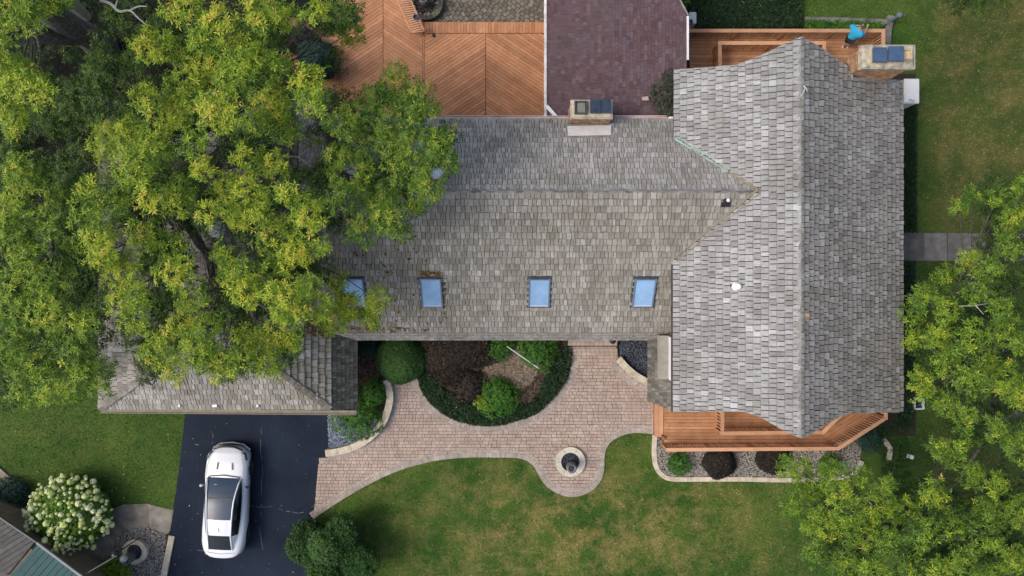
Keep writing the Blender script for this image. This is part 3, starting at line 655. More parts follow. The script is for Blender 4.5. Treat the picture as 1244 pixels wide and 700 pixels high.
# steep shake aprons under the eaves
def apron(name, quad, down, mat=M['shake_apron'], seed=9, expo=.2):
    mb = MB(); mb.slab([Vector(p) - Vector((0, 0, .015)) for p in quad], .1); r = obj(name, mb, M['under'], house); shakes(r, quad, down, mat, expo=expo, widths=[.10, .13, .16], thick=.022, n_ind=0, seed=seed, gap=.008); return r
zs = zSeave
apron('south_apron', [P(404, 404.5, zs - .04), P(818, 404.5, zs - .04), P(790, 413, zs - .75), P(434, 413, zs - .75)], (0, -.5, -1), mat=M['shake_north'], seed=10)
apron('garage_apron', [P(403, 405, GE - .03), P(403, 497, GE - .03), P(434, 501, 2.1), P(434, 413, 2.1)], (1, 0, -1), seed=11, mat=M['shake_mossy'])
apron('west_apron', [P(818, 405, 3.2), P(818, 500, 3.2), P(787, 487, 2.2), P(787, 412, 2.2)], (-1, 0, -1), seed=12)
mb = MB(); mb.beam(P(580, 403, zs), P(587, 413.5, zs - .7), .06, .05); obj('downspout', mb, M['lead'], house)
# white framed clerestory panel above the west apron
mb = MB(); mb.slab([P(802, 408, 3.45), P(812.5, 408, 3.45), P(812.5, 461, 3.45), P(802, 461, 3.45)], .5); o = obj('ledge_panel', mb, simple('pale stucco ledge', [(0, (.38, .35, .3)), (1, (.5, .47, .42))]), house)
mb = MB(); mb.slab([P(812.7, 409, 3.5), P(815.3, 410, 3.5), P(815.5, 463, 3.5), P(812.7, 460, 3.5)], .5); obj('ledge_trim', mb, M['trim_white'], house)
# gutters and trims along the eaves
def gut(a, b, mat, w_=.13, h_=.12, name='gutter', inner=True):
    mb = MB(); a = Vector(a); b = Vector(b); d = (b - a).normalized(); s = d.cross(Vector((0, 0, 1))).normalized()
    for k in (-1, 1): mb.beam(a + s * k * w_ / 2, b + s * k * w_ / 2, .02, h_)
    mb.beam(a - Vector((0, 0, h_ / 2 - .02)), b - Vector((0, 0, h_ / 2 - .02)), w_ - .021, .02); return obj(name, mb, mat, house)
gut(P(404, 404.2, zs - .07), P(816, 404.2, zs - .07), M['lead'], .07, .07)
gut(P(540, 144.0, zNeave - .06), P(662, 144.0, zNeave - .06), M['gutter_pink'], .17); gut(P(745, 144.0, zNeave - .06), P(812, 144.0, zNeave - .06), M['gutter_pink'], .17); gut(P(364, 144.0, zNeave - .06), P(538, 144.0, zNeave - .06), M['gutter_pink'], .17); gut(P(663, 144.0, zNeave - .06), P(691, 144.0, zNeave - .06), M['gutter_pink'], .17)
mb = MB(); mb.box(P(815, 145, zNeave - .02), (.22, .17, .14)); obj('gutter_end', mb, M['trim_white'], house)
gut(P(122, 499, GE - .08), P(433, 501.5, GE - .5), M['valley_tan'], .16, .1)
mb = MB(); mb.beam(P(816.8, 322, ZL - .05), P(816.8, 500, ZL - .05), .07, .16); obj('fascia', mb, M['dark_trim'], house)
mb = MB(); mb.beam(P(1034, 84.5, gR.at(1034, 85).z + .03), P(1034, 97, gR.at(1034, 96).z + .03), .1, .08); mb.beam(P(1034, 96.5, gR.at(1034, 96).z + .03), P(1083, 99, gR.at(1083, 99).z + .06), .1, .08); obj('chimney_flashing', mb, M['lead'], house)
for off, mt in ((0, 'verdigris'), (.09, 'verdigris')):
    mb = MB(); q = [gL.at(820 + k * 9.1, 170 + k * 5.64) for k in range(8)]
    for a, b in zip(q, q[1:]): mb.beam(a + Vector((off, off, .085)), b + Vector((off, off, .085)), .06, .03)
    obj('copper_valley', mb, M[mt], house)
mb = MB(); mb.beam(gL.at(884, 210) + Vector((.04, .04, .06)), gL.at(921, 232) + Vector((0, 0, .07)), .12, .03); obj('valley_flashing', mb, M['valley_tan'], house)
for off in (-.05, .06):
    mb = MB(); mb.beam(gL.at(819, 316) + Vector((off, -off, .085)), gL.at(921, 232) + Vector((off, -off, .09)), .05, .05); obj('valley_flashing', mb, M['valley_tan'], house)
# walls below
def wallbox(name, px, z0, z1):
    mb = MB(); mb.prism(px, z0, z1); return obj(name, mb, M['wall'], house)
def R_(x0, y0, x1, y1): return [(x0, y0), (x1, y0), (x1, y1), (x0, y1)]
xl = P(818, 0, ZL).x + .5; xr = P(1096, 0, ZE).x - .5; yt = gL.at(819, 85).y - .5; yb = gL.at(818, 500).y + .5
wallbox('wall', R_(xl, yb, xr, yt), 0, 4.3)
ex = (xl + xr) / 2; gt = gL.at(973, 45); gb = gL.at(973, 532)
wallbox('prow_wall', [(xl + 1.5, yt), (gt.x, gt.y - .7), (xr - 1.5, yt), (xr - 1.5, yb), (gb.x, gb.y + .7), (xl + 1.5, yb)], 0, 4.25)
ys = sS.at(600, 403).y + .4; yn = sN.at(600, 145).y - .4
wallbox('wall', R_(P(364, 0, zm).x + .3, ys, xl, yn), 0, zs - .2)
gx0 = P(120, 0, GE).x + .4; gx1 = P(402, 0, GE).x - .4; gy0 = P(0, 497, GE).y + .4
wallbox('wall', R_(gx0, gy0, gx1, yN + 3), 0, GE - .2)
mb = MB(); mb.beam(P(170, 497, 2.4) + Vector((0, .3, 0)), P(222, 497, 2.4) + Vector((0, .3, 0)), .5, .1); obj('wall_cap', mb, simple('tan ledge', [(0, (.4, .33, .22)), (1, (.5, .42, .3))]), house)
# gutter heads poking below the garage eave
for x in (261, 313, 218):
    mb = MB(); mb.box(P(x, 493, GE + .16), (.18 if x == 261 else .07, .1, .08)); obj('flood_light', mb, M['trim_white'], house)
# sunroom
sz = min(zNeave - .25, 3.9); sZ = sz - .02; rz = sz + .18
mbp = {}
ytop = 16.5
s0 = P(664, 0, sZ).x; s1 = P(745, 0, rz).x; s2 = P(834, 0, sZ).x; yb_ = sN.at(700, 145).y - .25; yc = P(836, 20, sZ).y; yc2 = P(824, 0, sZ).y; xc = P(825, 0, sZ).x
sw = [Vector((s0, yb_, sZ)), Vector((s1, yb_, rz)), Vector((s1, ytop, rz)), Vector((s0, ytop, sZ))]
se = [Vector((s1, yb_, rz)), Vector((s2, yb_, sZ)), Vector((s2, yc, sZ)), Vector((s2 - 1.6, yc + 1.6 * (yc2 - yc) / max(.05, s2 - xc), sZ + 1.6 / (s2 - s1) * (rz - sZ))), Vector((s1, yc + 8, rz))]
lim = yc + 1.6 * (yc2 - yc) / max(.05, s2 - xc)
se[4] = Vector((s1, lim + 1.5, rz))
r9 = slab_roof('sunroom_roof', sw, None, .12); shakes(r9, sw, (-1, 0, -.05), M['sunroof'], expo=.14, widths=[.15, .2, .26], thick=.012, seed=20, n_ind=0, gap=.006, jit=0)
r10 = slab_roof('sunroom_roof', se, None, .12); shakes(r10, se, (1, 0, -.05), M['sunroof'], expo=.14, widths=[.15, .2, .26], thick=.012, seed=21, n_ind=0, gap=.006, jit=0)
wallbox('sunroom_wall', [(s0 + .25, yb_), (s2 - .25, yb_), (s2 - .25, yc), (s2 - 1.8, lim), (s0 + .25, ytop - .3)], 0, sZ - .15)
mb = MB(); mb.beam((s0 - .05, yb_ + .1, sZ), (s0 - .05, 13.6, sZ), .1, .1); obj('gutter', mb, simple('off white gutter', [(0, (.35, .33, .3)), (.45, (.6, .58, .55)), (1, (.75, .75, .74))], .6, 3), house)
mb = MB(); mb.beam((s2 + .04, P(0, 73, sZ).y, sZ), (s2 + .04, P(0, 20, sZ).y, sZ), .08, .1); obj('gutter', mb, M['trim_white'], house)
mb = MB(); mb.beam(P(834, 46, sZ - .2), P(837, 74, sZ - .2), .06, .06); mb.beam(P(836, 19, sZ + .02), P(825, -2, sZ + .06), .05, .06); obj('roof_trim', mb, M['lead'], house)
mb = MB(); mb.beam(P(664, 129, sZ + .1), P(679, 146, sZ + .14), .13, .08); obj('downspout', mb, M['trim_white'], house)
mb = MB(); mb.beam(P(664, 133, sZ + .02), P(672, 144, sZ + .02), .12, .03); obj('downspout_shadow_strip', mb, M['dark_trim'], house)  # dark strip added to draw the downspout's shadow on the roof
mb = MB(); mb.slab([P(780, 118, sZ + .25), P(787, 117, sZ + .25), P(789, 122, sZ + .25), P(781, 122, sZ + .25)], .1); obj('vent_flap', mb, simple('pinkish tin', [(0, (.42, .33, .28)), (1, (.52, .42, .37))]), house)
# skylights
def frame_local(pl):
    n = pl.n; v = Vector((0, 1, 0)); v = (v - n * v.dot(n)).normalized(); return v.cross(n).normalized(), v, n
def skylight(x0, y0, x1, y1, proto=[]):
    c = sS.at((x0 + x1) / 2, (y0 + y1) / 2); u, v, n = frame_local(sS); hw = .41; hh = (sS.at(x0, y0) - sS.at(x0, y1)).length / 2
    if not proto:
        fr = MB()
        for sx in (-1, 1): fr.box((sx * (hw - .03), 0, .06), (.06, hh * 2, .14))
        for sy in (-1, 1): fr.box((0, sy * (hh - .03), .063), (hw * 2 - .12, .06, .134))
        fl = MB()
        for sx in (-1, 1): fl.box((sx * (hw + .03), 0, .03), (.06, hh * 2 + .12, .05))
        for sy in (-1, 1): fl.box((0, sy * (hh + .03), .03), (hw * 2, .06, .05))
        gl = MB(); gl.box((0, 0, .10), (hw * 2 - .12, hh * 2 - .12, .03)); sil = MB(); sil.box((0, -hh + .085, .118), (hw * 2 - .13, .03, .012))
        proto += [mesh('skylight_frame', fr.V, fr.F, simple('slate blue skylight frame', [(0, (.09, .12, .17)), (1, (.14, .18, .24))], .4)), mesh('skylight_flashing', fl.V, fl.F, M['dark_trim']), mesh('skylight_glass', gl.V, gl.F, M['skyglass']), mesh('sill', sil.V, sil.F, M['trim_white'])]
    fo = place('skylight', proto[0], c, house); fo.rotation_euler = Matrix((u, v, n)).transposed().to_euler()
    for nm, me in zip(('flashing', 'glass_pane', 'sill'), proto[1:]):
        o = bpy.data.objects.new(nm, me); S.collection.objects.link(o); o.parent = fo
for x in (524.5, 655, 782, 431): skylight(x - 11.5, 337, x + 11.5, 372)
# domes and vents
def dome(p, r=.25, name='roof_dome', h=.2):
    mb = MB(); mb.lathe((p.x, p.y, p.z), [(r * 1.3, -.12), (r * 1.3, .0), (r * 1.05, .03), (r, .07), (r * .8, h), (r * .45, h + .05), (.02, h + .07)], 20); return obj(name, mb, M['white_plastic'], house, smooth=True)
dome(sN.at(423, 212)); dome(sN.at(529, 213), .22); dome(qE.at(270, 277) if False else P(262, 278, 5.5)); dome(P(225, 345, 5.0), .12); dome(P(137, 345, 3.6), .1)
p = gL.at(895, 348); dome(p, .13, 'vent_cap', .25)
mb = MB(); mb.box(gL.at(889.5, 347) + Vector((0, 0, .04)), (.16, .1, .06)); obj('rusty_collar', mb, simple('rust stain metal', [(0, (.15, .05, .03)), (1, (.22, .09, .06))]), house)
p = sS.at(881, 247)
mb = MB(); mb.box(p + Vector((0, -.06, .05)), (.3, .16, .08)); mb.box(p + Vector((0, .05, .12)), (.2, .18, .16)); vb = obj('vent_base', mb, M['black'], house)
mb = MB(); mb.lathe(p + Vector((.05, .08, .18)), [(.07, 0), (.06, .05), (.02, .08)], 12); obj('vent_tip', mb, M['white_plastic'], house)
for a, b, r_ in (((896, 447), (901, 434), .02), ((972, 118), (977, 108), .03), ((975, 105), (980, 112), .025)):
    pa = gL.at(*a) if a[0] < 973 else P(a[0], a[1], ZR + .05); pb = gL.at(*b) if b[0] < 973 else P(b[0], b[1], ZR + .05)
    mb = MB(); mb.tube([pa + Vector((0, 0, .07)), (pa + pb) / 2 + Vector((.02, 0, .09)), pb + Vector((0, 0, .07))], [r_, r_ * .8, r_ * .5], 5)
    tag(obj('fallen_twig', mb, M['deadwood']), 'pale fallen twig lying on the lower part of the west shake slope' if a[0] < 900 else ('pale fallen twig lying on the ridge near the top gable tip' if a[0] == 972 else 'thin pale twig resting right of the ridge near the top gable'), 'twig')
mb = MB(); mb.box(gR.at(979, 383) + Vector((0, 0, .05)), (.2, .13, .03)); obj('fresh_shingle', mb, simple('fresh cedar', [(0, (.4, .24, .12)), (1, (.5, .32, .17))]), r2)
# chimneys
def brick_shaft(par, x0, y0, x1, y1, z0, z1):
    mb = MB(); mb.box(((x0 + x1) / 2, (y0 + y1) / 2, (z0 + z1) / 2), (x1 - x0 - .03, y1 - y0 - .03, z1 - z0)); obj('mortar_core', mb, M['mortar'], par)
    bk = MB(); z = z0; k = 0
    while z < z1 - .03:
        for side in range(4):
            L = (x1 - x0) if side % 2 == 0 else (y1 - y0); s = -(k % 2) * .1
            while s < L:
                a = max(s, 0); b = min(s + .2, L)
                if b - a > .03:
                    m_ = (a + b) / 2; ln = b - a - .012; j = random.uniform(-.004, .006)
                    if side == 0: c = (x0 + m_, y0 + .04 - j, z + .035); sz_ = (ln, .09, .064)
                    elif side == 2: c = (x0 + m_, y1 - .04 + j, z + .035); sz_ = (ln, .09, .064)
                    elif side == 1: c = (x1 - .04 + j, y0 + m_, z + .035); sz_ = (.086, ln, .064)
                    else: c = (x0 + .04 - j, y0 + m_, z + .035); sz_ = (.086, ln, .064)
                    bk.box(c, sz_)
                s += .212
        z += .076; k += 1
    return obj('brick_course', bk, M['brick'], par, 'stuff')
def chimney(cx0, cy0, cx1, cy1, ztop, z0, inset, mat, label):
    a = P(cx0, cy1, ztop); b = P(cx1, cy0, ztop)
    mb = MB(); mb.box(((a.x + b.x) / 2, (a.y + b.y) / 2, ztop - .07), (b.x - a.x, b.y - a.y, .14), taper=.97); mb2 = MB(); mb2.box(((a.x + b.x) / 2, (a.y + b.y) / 2, ztop + .02), ((b.x - a.x) * .93, (b.y - a.y) * .9, .05), taper=.93)
    mb.V += []; root = obj('chimney', mb, mat, house, label=label); obj('crown_wash', mb2, mat, root)
    brick_shaft(root, a.x + inset, a.y + inset, b.x - inset, b.y - inset, z0, ztop - .14); return root
c1 = chimney(693, 121, 745, 144.5, zNeave + 1.15, zNeave - 1.0, .04, M['crown_tan'], 'tan capped brick chimney')
zt = zNeave + 1.15
def hollow(par, x0, y0, x1, y1, z, mat, h=.16, name='flue'):
    a = P(x0, y1, z); b = P(x1, y0, z); mb = MB(); t = .04; cx, cy = (a.x + b.x) / 2, (a.y + b.y) / 2; w_, d_ = b.x - a.x, b.y - a.y
    for s in (-1, 1): mb.box((cx + s * (w_ / 2 - t / 2), cy, z), (t, d_, h)); mb.box((cx, cy + s * (d_ / 2 - t / 2), z - .002), (w_ - 2 * t, t, h))
    mb.box((cx, cy, z - h / 2 + .02), (w_ - 2 * t, d_ - 2 * t, .01)); return obj(name, mb, mat, par)
hollow(c1, 698, 123, 713, 139, zt + .1, M['dark_trim'])
mb = MB(); mb.box(P(705.5, 131, zt + .08), (.32, .36, .05)); obj('flue_cap', mb, simple('dull grey lid', [(0, (.13, .13, .11)), (1, (.2, .2, .18))]), c1)
mb = MB(); mb.box(P(729.5, 129.5, zt + .16), (.74, .49, .09)); fc = obj('flue_cap', mb, simple('dark navy lid', [(0, (.012, .02, .035)), (1, (.03, .05, .08))], .3, 4), c1, label='dark blue metal flue cap'); 
mb = MB(); mb.beam(P(730, 121.5, zt + .215), P(730, 137.5, zt + .215), .02, .02); obj('cap_seam', mb, M['black'], c1)
# saddle behind the chimney
mb = MB(); q = [sN.at(689, 154), sN.at(742, 153), sN.at(742, 165), sN.at(690, 166)]; mb.slab([p + Vector((0, 0, .12)) for p in q], .1); obj('chimney_saddle', mb, simple('pale saddle metal', [(0, (.56, .56, .56)), (1, (.72, .72, .73))], .5), house)
zc = 7.0
c2 = chimney(1045, 54, 1113, 84, zc, 0.1, .1, M['crown'], 'wide concrete capped brick chimney at the gable corner')
for x0, x1, y0, y1 in ((1060.5, 1077.5, 57.5, 75.5), (1079.5, 1098, 56, 74.5)):
    a = P(x0, y1, zc + .3); b = P(x1, y0, zc + .3); cx, cy = (a.x + b.x) / 2, (a.y + b.y) / 2
    mb = MB(); mb.box((cx, cy, zc + .12), (b.x - a.x - .08, b.y - a.y - .08, .26)); obj('flue', mb, M['clay'], c2)
    mb = MB(); mb.box((cx, cy, zc + .29), (b.x - a.x, b.y - a.y, .07), taper=.95); obj('flue_cap', mb, M['blue_cap'], c2)
hollow(c2, 1096, 60, 1107, 73, zc + .1, M['clay'], .12)
# sloping brick shoulder
# wall lantern at the door
mb = MB(); p = P(744, 414, zs - 1.0); mb.lathe(p, [(.03, -.2), (.09, -.15), (.11, .05), (.14, .07), (.03, .16)], 8); obj('wall_lantern', mb, M['black'], house)
mb = MB(); mb.box(P(742, 411, zs - 1.0), (.3, .12, .06)); obj('lantern_arm', mb, M['black'], house)

# needles and rotted leaves caught on the roof
mb = MB(); rl = np.random.default_rng(31)
for poly, n_, pl in (([(511, 330), (538, 331), (538, 336), (512, 336)], 150, sS), ([(537, 338), (541, 338), (541, 373), (537, 373)], 90, sS), ([(403, 394), (480, 396), (540, 402), (403, 403)], 150, sS), ([(370, 385), (401, 385), (401, 412), (372, 405)], 420, qE), ([(430, 300), (520, 300), (560, 395), (420, 395)], 110, sS)):
    for x, y in scatter_in(poly, n_, 5 + n_):
        p = pl.at(x, y); p.z = max(p.z, sS.z(p.x, p.y) if pl is qE else p.z) + .06; s_ = rl.uniform(.02, .05); a = rl.uniform(0, 6.3)
        V = OCT * np.array([s_ * 2, s_, s_ * .4]); V = np.stack([V[:, 0] * math.cos(a) - V[:, 1] * math.sin(a) + p.x, V[:, 0] * math.sin(a) + V[:, 1] * math.cos(a) + p.y, V[:, 2] + p.z], 1); mb.add(V.tolist(), OF)
obj('roof_litter', mb, simple('rotted leaf litter', [(0, (.05, .035, .015)), (.5, (.12, .08, .03)), (1, (.2, .12, .045))], .95, 12, vary=.5), house, 'stuff')
# ------------------------------------------------------------------ DECKS
def boards(root, poly, ang, pitch, z, mat, gap=.011, th=.035, name='plank', seed=0):
    ca, sa = math.cos(ang), math.sin(ang); q = [(x * ca + y * sa, -x * sa + y * ca) for x, y in poly]
    r = random.Random(seed); y = min(p[1] for p in q); y1 = max(p[1] for p in q); x0 = min(p[0] for p in q) - 1; x1 = max(p[0] for p in q) + 1
    while y < y1:
        c = clip(q, (x0, y, x1, y + pitch - gap))
        if len(c) > 2 and abs(area(c)) > .008:
            w = [(a * ca - b * sa, a * sa + b * ca) for a, b in c]; mb = MB(); zz = z + r.uniform(-.003, .003); mb.prism(w, zz - th, zz); obj(name, mb, mat, root)
        y += pitch
def railing(root, pts, zdeck, h=.98, cap=.15, bal=.115, inner=0, lower=True, mat=None):
    mat = mat or M['rail']; bm = MB(); bm.box((0, 0, (h - .16) / 2), (.05, .05, h - .16)); bme = mesh('baluster', bm.V, bm.F, M['rail'])
    pm_ = MB(); pm_.box((0, 0, (h - .04) / 2), (.09, .09, h - .04)); pme = mesh('post', pm_.V, pm_.F, M['deck2'])
    for a, b in zip(pts, pts[1:]):
        L = math.dist(a, b); dx, dy = (b[0] - a[0]) / L, (b[1] - a[1]) / L
        A3 = Vector((a[0] - dx * cap / 2, a[1] - dy * cap / 2, zdeck + h)); B3 = Vector((b[0] - dx * (cap / 2 + .004), b[1] - dy * (cap / 2 + .004), zdeck + h))
        if b == pts[-1]: B3 = Vector((*b, zdeck + h))
        mb = MB(); mb.beam(A3, B3, cap, .038); obj('cap_rail', mb, mat, root)
        for zz in (zdeck + .11, zdeck + h - .07):
            mb = MB(); mb.beam((a[0] + dx * .05, a[1] + dy * .05, zz), (b[0] - dx * .05, b[1] - dy * .05, zz), .04, .08); obj('rail', mb, M['deck2'], root)
        n = int(L / bal); ang = math.atan2(dy, dx)
        for i in range(1, n):
            o = place('baluster', bme, (a[0] + dx * L * i / n - dy * .03, a[1] + dy * L * i / n + dx * .03, zdeck + .06), root); o.rotation_euler = (0, 0, ang)
        k = max(1, round(L / 1.9))
        for i in range(k + 1):
            o = place('post', pme, (a[0] + dx * L * i / k, a[1] + dy * L * i / k, zdeck), root); o.rotation_euler = (0, 0, ang)
def frame_under(root, poly, z):
    mb = MB(); mb.prism(poly, .02, z - .045); obj('deck_skirt', mb, M['darkdeck'], root)
DZ = .5
bd = empty('wooden_deck', P(560, 90, DZ), 'large orange stained deck with chevron planks beside the purple roofed sunroom', 'deck')
V_ = math.radians(33.5)
D = lambda pts, z=DZ: PX(pts, z)
boards(bd, D([(516, 41), (589.5, 41), (589.5, 165), (516, 165)]), V_, .14, DZ, M['deck'], seed=1)
boards(bd, D([(590.3, 41), (662, 41), (662, 165), (590.3, 165)]), -V_, .14, DZ, M['deck'], seed=2)
boards(bd, D([(415.5, 0), (440, -20), (465, -30), (465, 170), (415.5, 170)]), V_, .14, DZ, M['deck'], seed=3)
boards(bd, D([(465.8, -30), (478, -30), (513.5, 40), (513.5, 170), (465.8, 170)]), -V_, .14, DZ, M['deck'], seed=4)
boards(bd, D([(516, 27), (661, 27), (661, 40.2), (516, 40.2)]), math.pi / 2, .135, DZ, M['deck'], seed=5)
boards(bd, D([(322, 20), (414, 20), (414, 200), (322, 200)]), 0, .14, DZ - .12, M['deck2'], seed=6)
frame_under(bd, D([(415, -30), (479, -30), (514, 26), (661, 26), (661, 166), (415, 166)]), DZ - .02)
mb = MB(); mb.beam(P(514.8, 42, DZ), P(514.8, 150, DZ), .045, .02); obj('divider_board', mb, M['deck2'], bd)
mb = MB(); mb.beam(P(414.7, 0, DZ), P(414.7, 165, DZ), .05, .08); obj('divider_board', mb, M['deck2'], bd)
# slatted bench along the deck edge
bn = empty('slatted_bench', P(498, 20, DZ), 'slatted cedar bench running diagonally along the deck edge by the stone ring', 'bench')
zb = DZ + .45; e0, e1, e2, e3 = P(477, -12, zb), P(494, -12, zb), P(515.5, 38, zb), P(500, 40, zb)
n = 20
for i in range(n):
    t = (i + .5) / n; a = e0.lerp(e3, t); b = e1.lerp(e2, max(0, t - .04)); mb = MB(); mb.beam(a, b, .05, .035); obj('slat', mb, M['rail'], bn)
for a, b in ((e0, e3), (e1, e2), (e3, e2)):
    mb = MB(); mb.beam(a - Vector((0, 0, .003)), b - Vector((0, 0, .003)), .05, .09); obj('frame_rail', mb, M['rail'], bn)
for t in (.1, .9):
    for a, b in ((e0, e3), (e1, e2)):
        p = a.lerp(b, t); mb = MB(); mb.box((p.x, p.y, (DZ + zb) / 2), (.08, .08, zb - DZ)); obj('leg', mb, M['deck2'], bn)
mb = MB(); p = P(505.5, 22, zb + .02); mb.lathe(p, [(.05, 0), (.11, .02), (.12, .14), (.10, .14), (.05, .05)], 14); tag(obj('bowl', mb, simple('slate blue glaze', [(0, (.03, .06, .13)), (1, (.06, .1, .2))], .4)), 'small slate blue bowl standing on the slatted bench', 'bowl')
mb = MB(); p = P(527, 43.5, DZ + .003); mb.lathe(p, [(.08, 0), (.08, .03), (.05, .05), (.01, .05)], 9); tag(obj('rubber_lid', mb, M['black']), 'small black lid lying on the deck below the bench', 'lid')
# side deck, top right
SD = .6
sd = empty('side_deck', P(950, 60, SD), 'narrow cedar deck behind the gable where the person in blue leans', 'deck')
tr = [P2(838, 37.5, SD + .98), P2(1073, 37.5, SD + .98), P2(1073, 62, SD + .98)]
x0 = P(838, 0, SD).x
dp = [(x0, tr[0][1] + .06), (tr[1][0] + .06, tr[1][1] + .06), (tr[1][0] + .06, yt - .3), (x0, yt - .3)]
boards(sd, dp, 0, .15, SD, M['deck2'], seed=8); frame_under(sd, dp, SD - .02)
railing(sd, tr, SD)
ir = [P2(874.5, 88, SD + .98), P2(874.5, 52.5, SD + .98), P2(1001, 52.5, SD + .98), P2(1001, 68, SD + .98)]
railing(sd, ir, SD, bal=.12)
# front deck, bottom right
FD = .6
fd = empty('front_deck', P(930, 520, FD), 'cedar front deck with slatted railing under the lower gable tip', 'deck')
fr = [P2(811, 546.5, FD + .98), P2(1018, 545, FD + .98), P2(1076, 508, FD + .98), P2(1076, 498, FD + .98)]
o_ = .07
y_in = yb + .4
pl_ = [(P(807, 0, FD).x, y_in + .3), (P(807, 0, FD).x, fr[0][1] - o_), (fr[1][0], fr[1][1] - o_), (fr[1][0] - 1.2, y_in + .3)]
boards(fd, pl_, 0, .145, FD, M['deck2'], seed=9)
pr_ = [(fr[1][0] - 1.19, y_in + .3), (fr[1][0] + .012, fr[1][1] - o_), (fr[2][0] + o_, fr[2][1] - o_ * .3), (fr[2][0] + o_, y_in + .3)]
boards(fd, pr_, math.atan2(fr[2][1] - fr[1][1], fr[2][0] - fr[1][0]), .145, FD, M['deck2'], seed=10)
frame_under(fd, pl_, FD - .02); frame_under(fd, pr_, FD - .022)
railing(fd, fr, FD, bal=.12)
railing(fd, [P2(877.5, 480, FD + .98), P2(877.5, 526.5, FD + .98), P2(1000, 525, FD + .98), P2(1026, 500, FD + .98)], FD, bal=.125)
boards(fd, PX([(795, 480), (805.8, 480), (805.8, 531), (795, 531)], .45), math.pi / 2, .19, .45, M['rail'], name='step_board', seed=11)
mb = MB(); mb.prism(PX([(795.5, 480), (805.5, 480), (805.5, 530.5), (795.5, 530.5)], .4), .02, .41); obj('step_riser', mb, M['darkdeck'], fd)
mb = MB(); mb.beam(P(804.8, 529, .5), P(804.8, 533, .5), .1, .5); obj('newel', mb, M['darkdeck'], fd)
# ------------------------------------------------------------------ CAR
CA = math.radians(-2.6); CB = Vector((-12.36, -9.2, 0.012))
car = empty('parked_car', CB, 'white coupe with dark glass roof parked on the asphalt driveway', 'car'); car.rotation_euler = (0, 0, CA)
WL[car.name] = Vector((0, 0, 0))
def weld(mb):
    seen = {}; mp = []; V = []
    for v in mb.V:
        k = tuple(round(c, 4) for c in v)
        if k not in seen: seen[k] = len(V); V.append(v)
        mp.append(seen[k])
    mb.V = V; mb.F = [tuple(mp[i] for i in f) for f in mb.F]
def cpart(name, mb, mat, parent=car, smooth=True, label=None):
    if name == 'glass_roof': weld(mb)
    me = mesh(name, mb.V, mb.F, mat, smooth); o = bpy.data.objects.new(name, me); S.collection.objects.link(o); o.parent = parent
    if label: o['label'] = label
    return o
def interp(t, xs, ys):
    return float(np.interp(t, xs, ys))
sy = [-2.36, -2.33, -2.22, -2.05, -1.75, -1.45, -1.2, -.9, -.5, 0, .45, .8, 1.1, 1.35, 1.6, 1.85, 2.05, 2.2, 2.3, 2.36]
hw = lambda y: interp(y, [-2.36, -2.33, -2.22, -2.05, -1.7, -1.2, -.4, .4, 1.2, 1.7, 2.0, 2.2, 2.3, 2.36], [.44, .60, .75, .845, .925, .955, .925, .91, .935, .915, .85, .73, .60, .42])
hh = lambda y: interp(y, [-2.36, -2.2, -1.9, -1.2, 0, .8, 1.2, 1.7, 2.1, 2.3, 2.36], [.98, 1.03, 1.06, .99, .95, .98, .985, .93, .82, .70, .62])
sub = []
for a, b in zip(sy, sy[1:]): sub += [a + (b - a) * k / 3 for k in range(3)]
sub.append(sy[-1])
prof = [(0, 0, 1), (.35, -.005, 1), (.62, -.02, 1), (.78, -.045, 1), (.90, -.10, 1), (.965, -.19, 1), (1.0, -.30, 1), (.995, -.45, 0), (.975, -.62, 0), (.93, -.76, 0), (.5, -.80, 0)]
body = MB(); ring = []
for y in sub:
    w_ = hw(y); h_ = hh(y); arch = max([max(0, 1 - abs(y - c) / .40) for c in (1.42, -1.4)]); row = []
    for fx, dz, k in prof:
        x = fx * w_; z = max(.17, h_ + dz)
        if not k and arch > 0: z = max(z, .17 + .5 * min(1, arch * 2) ** .5 if fx > .6 else z)
        if k and fx > .95: x += .012 * (1 - min(1, abs(y) / 2.3))
        row.append((x, z))
    ring.append((y, row))
for y, row in ring:
    for x, z in row: body.V.append((x, y, z))
    for x, z in row[1:]: body.V.append((-x, y, z))
np_ = len(prof); per = 2 * np_ - 1
for i in range(len(ring) - 1):
    for k in range(np_ - 1):
        a = i * per + k; body.F.append((a, a + per, a + per + 1, a + 1))
        la = i * per + (0 if k == 0 else np_ + k - 1); lb = i * per + np_ + k; body.F.append((la, lb, lb + per, la + per))
for i, fl in ((0, 1), (len(ring) - 1, -1)):
    loop = [i * per + k for k in range(np_)][::-1] + [i * per + np_ + k for k in range(np_ - 1)]; body.F.append(tuple(loop[::-fl]))
cpart('body', body, M['carpaint'])
ub = MB(); ub.box((0, 0, .30), (1.5, 4.1, .3)); cpart('underbody', ub, M['black'], smooth=False)
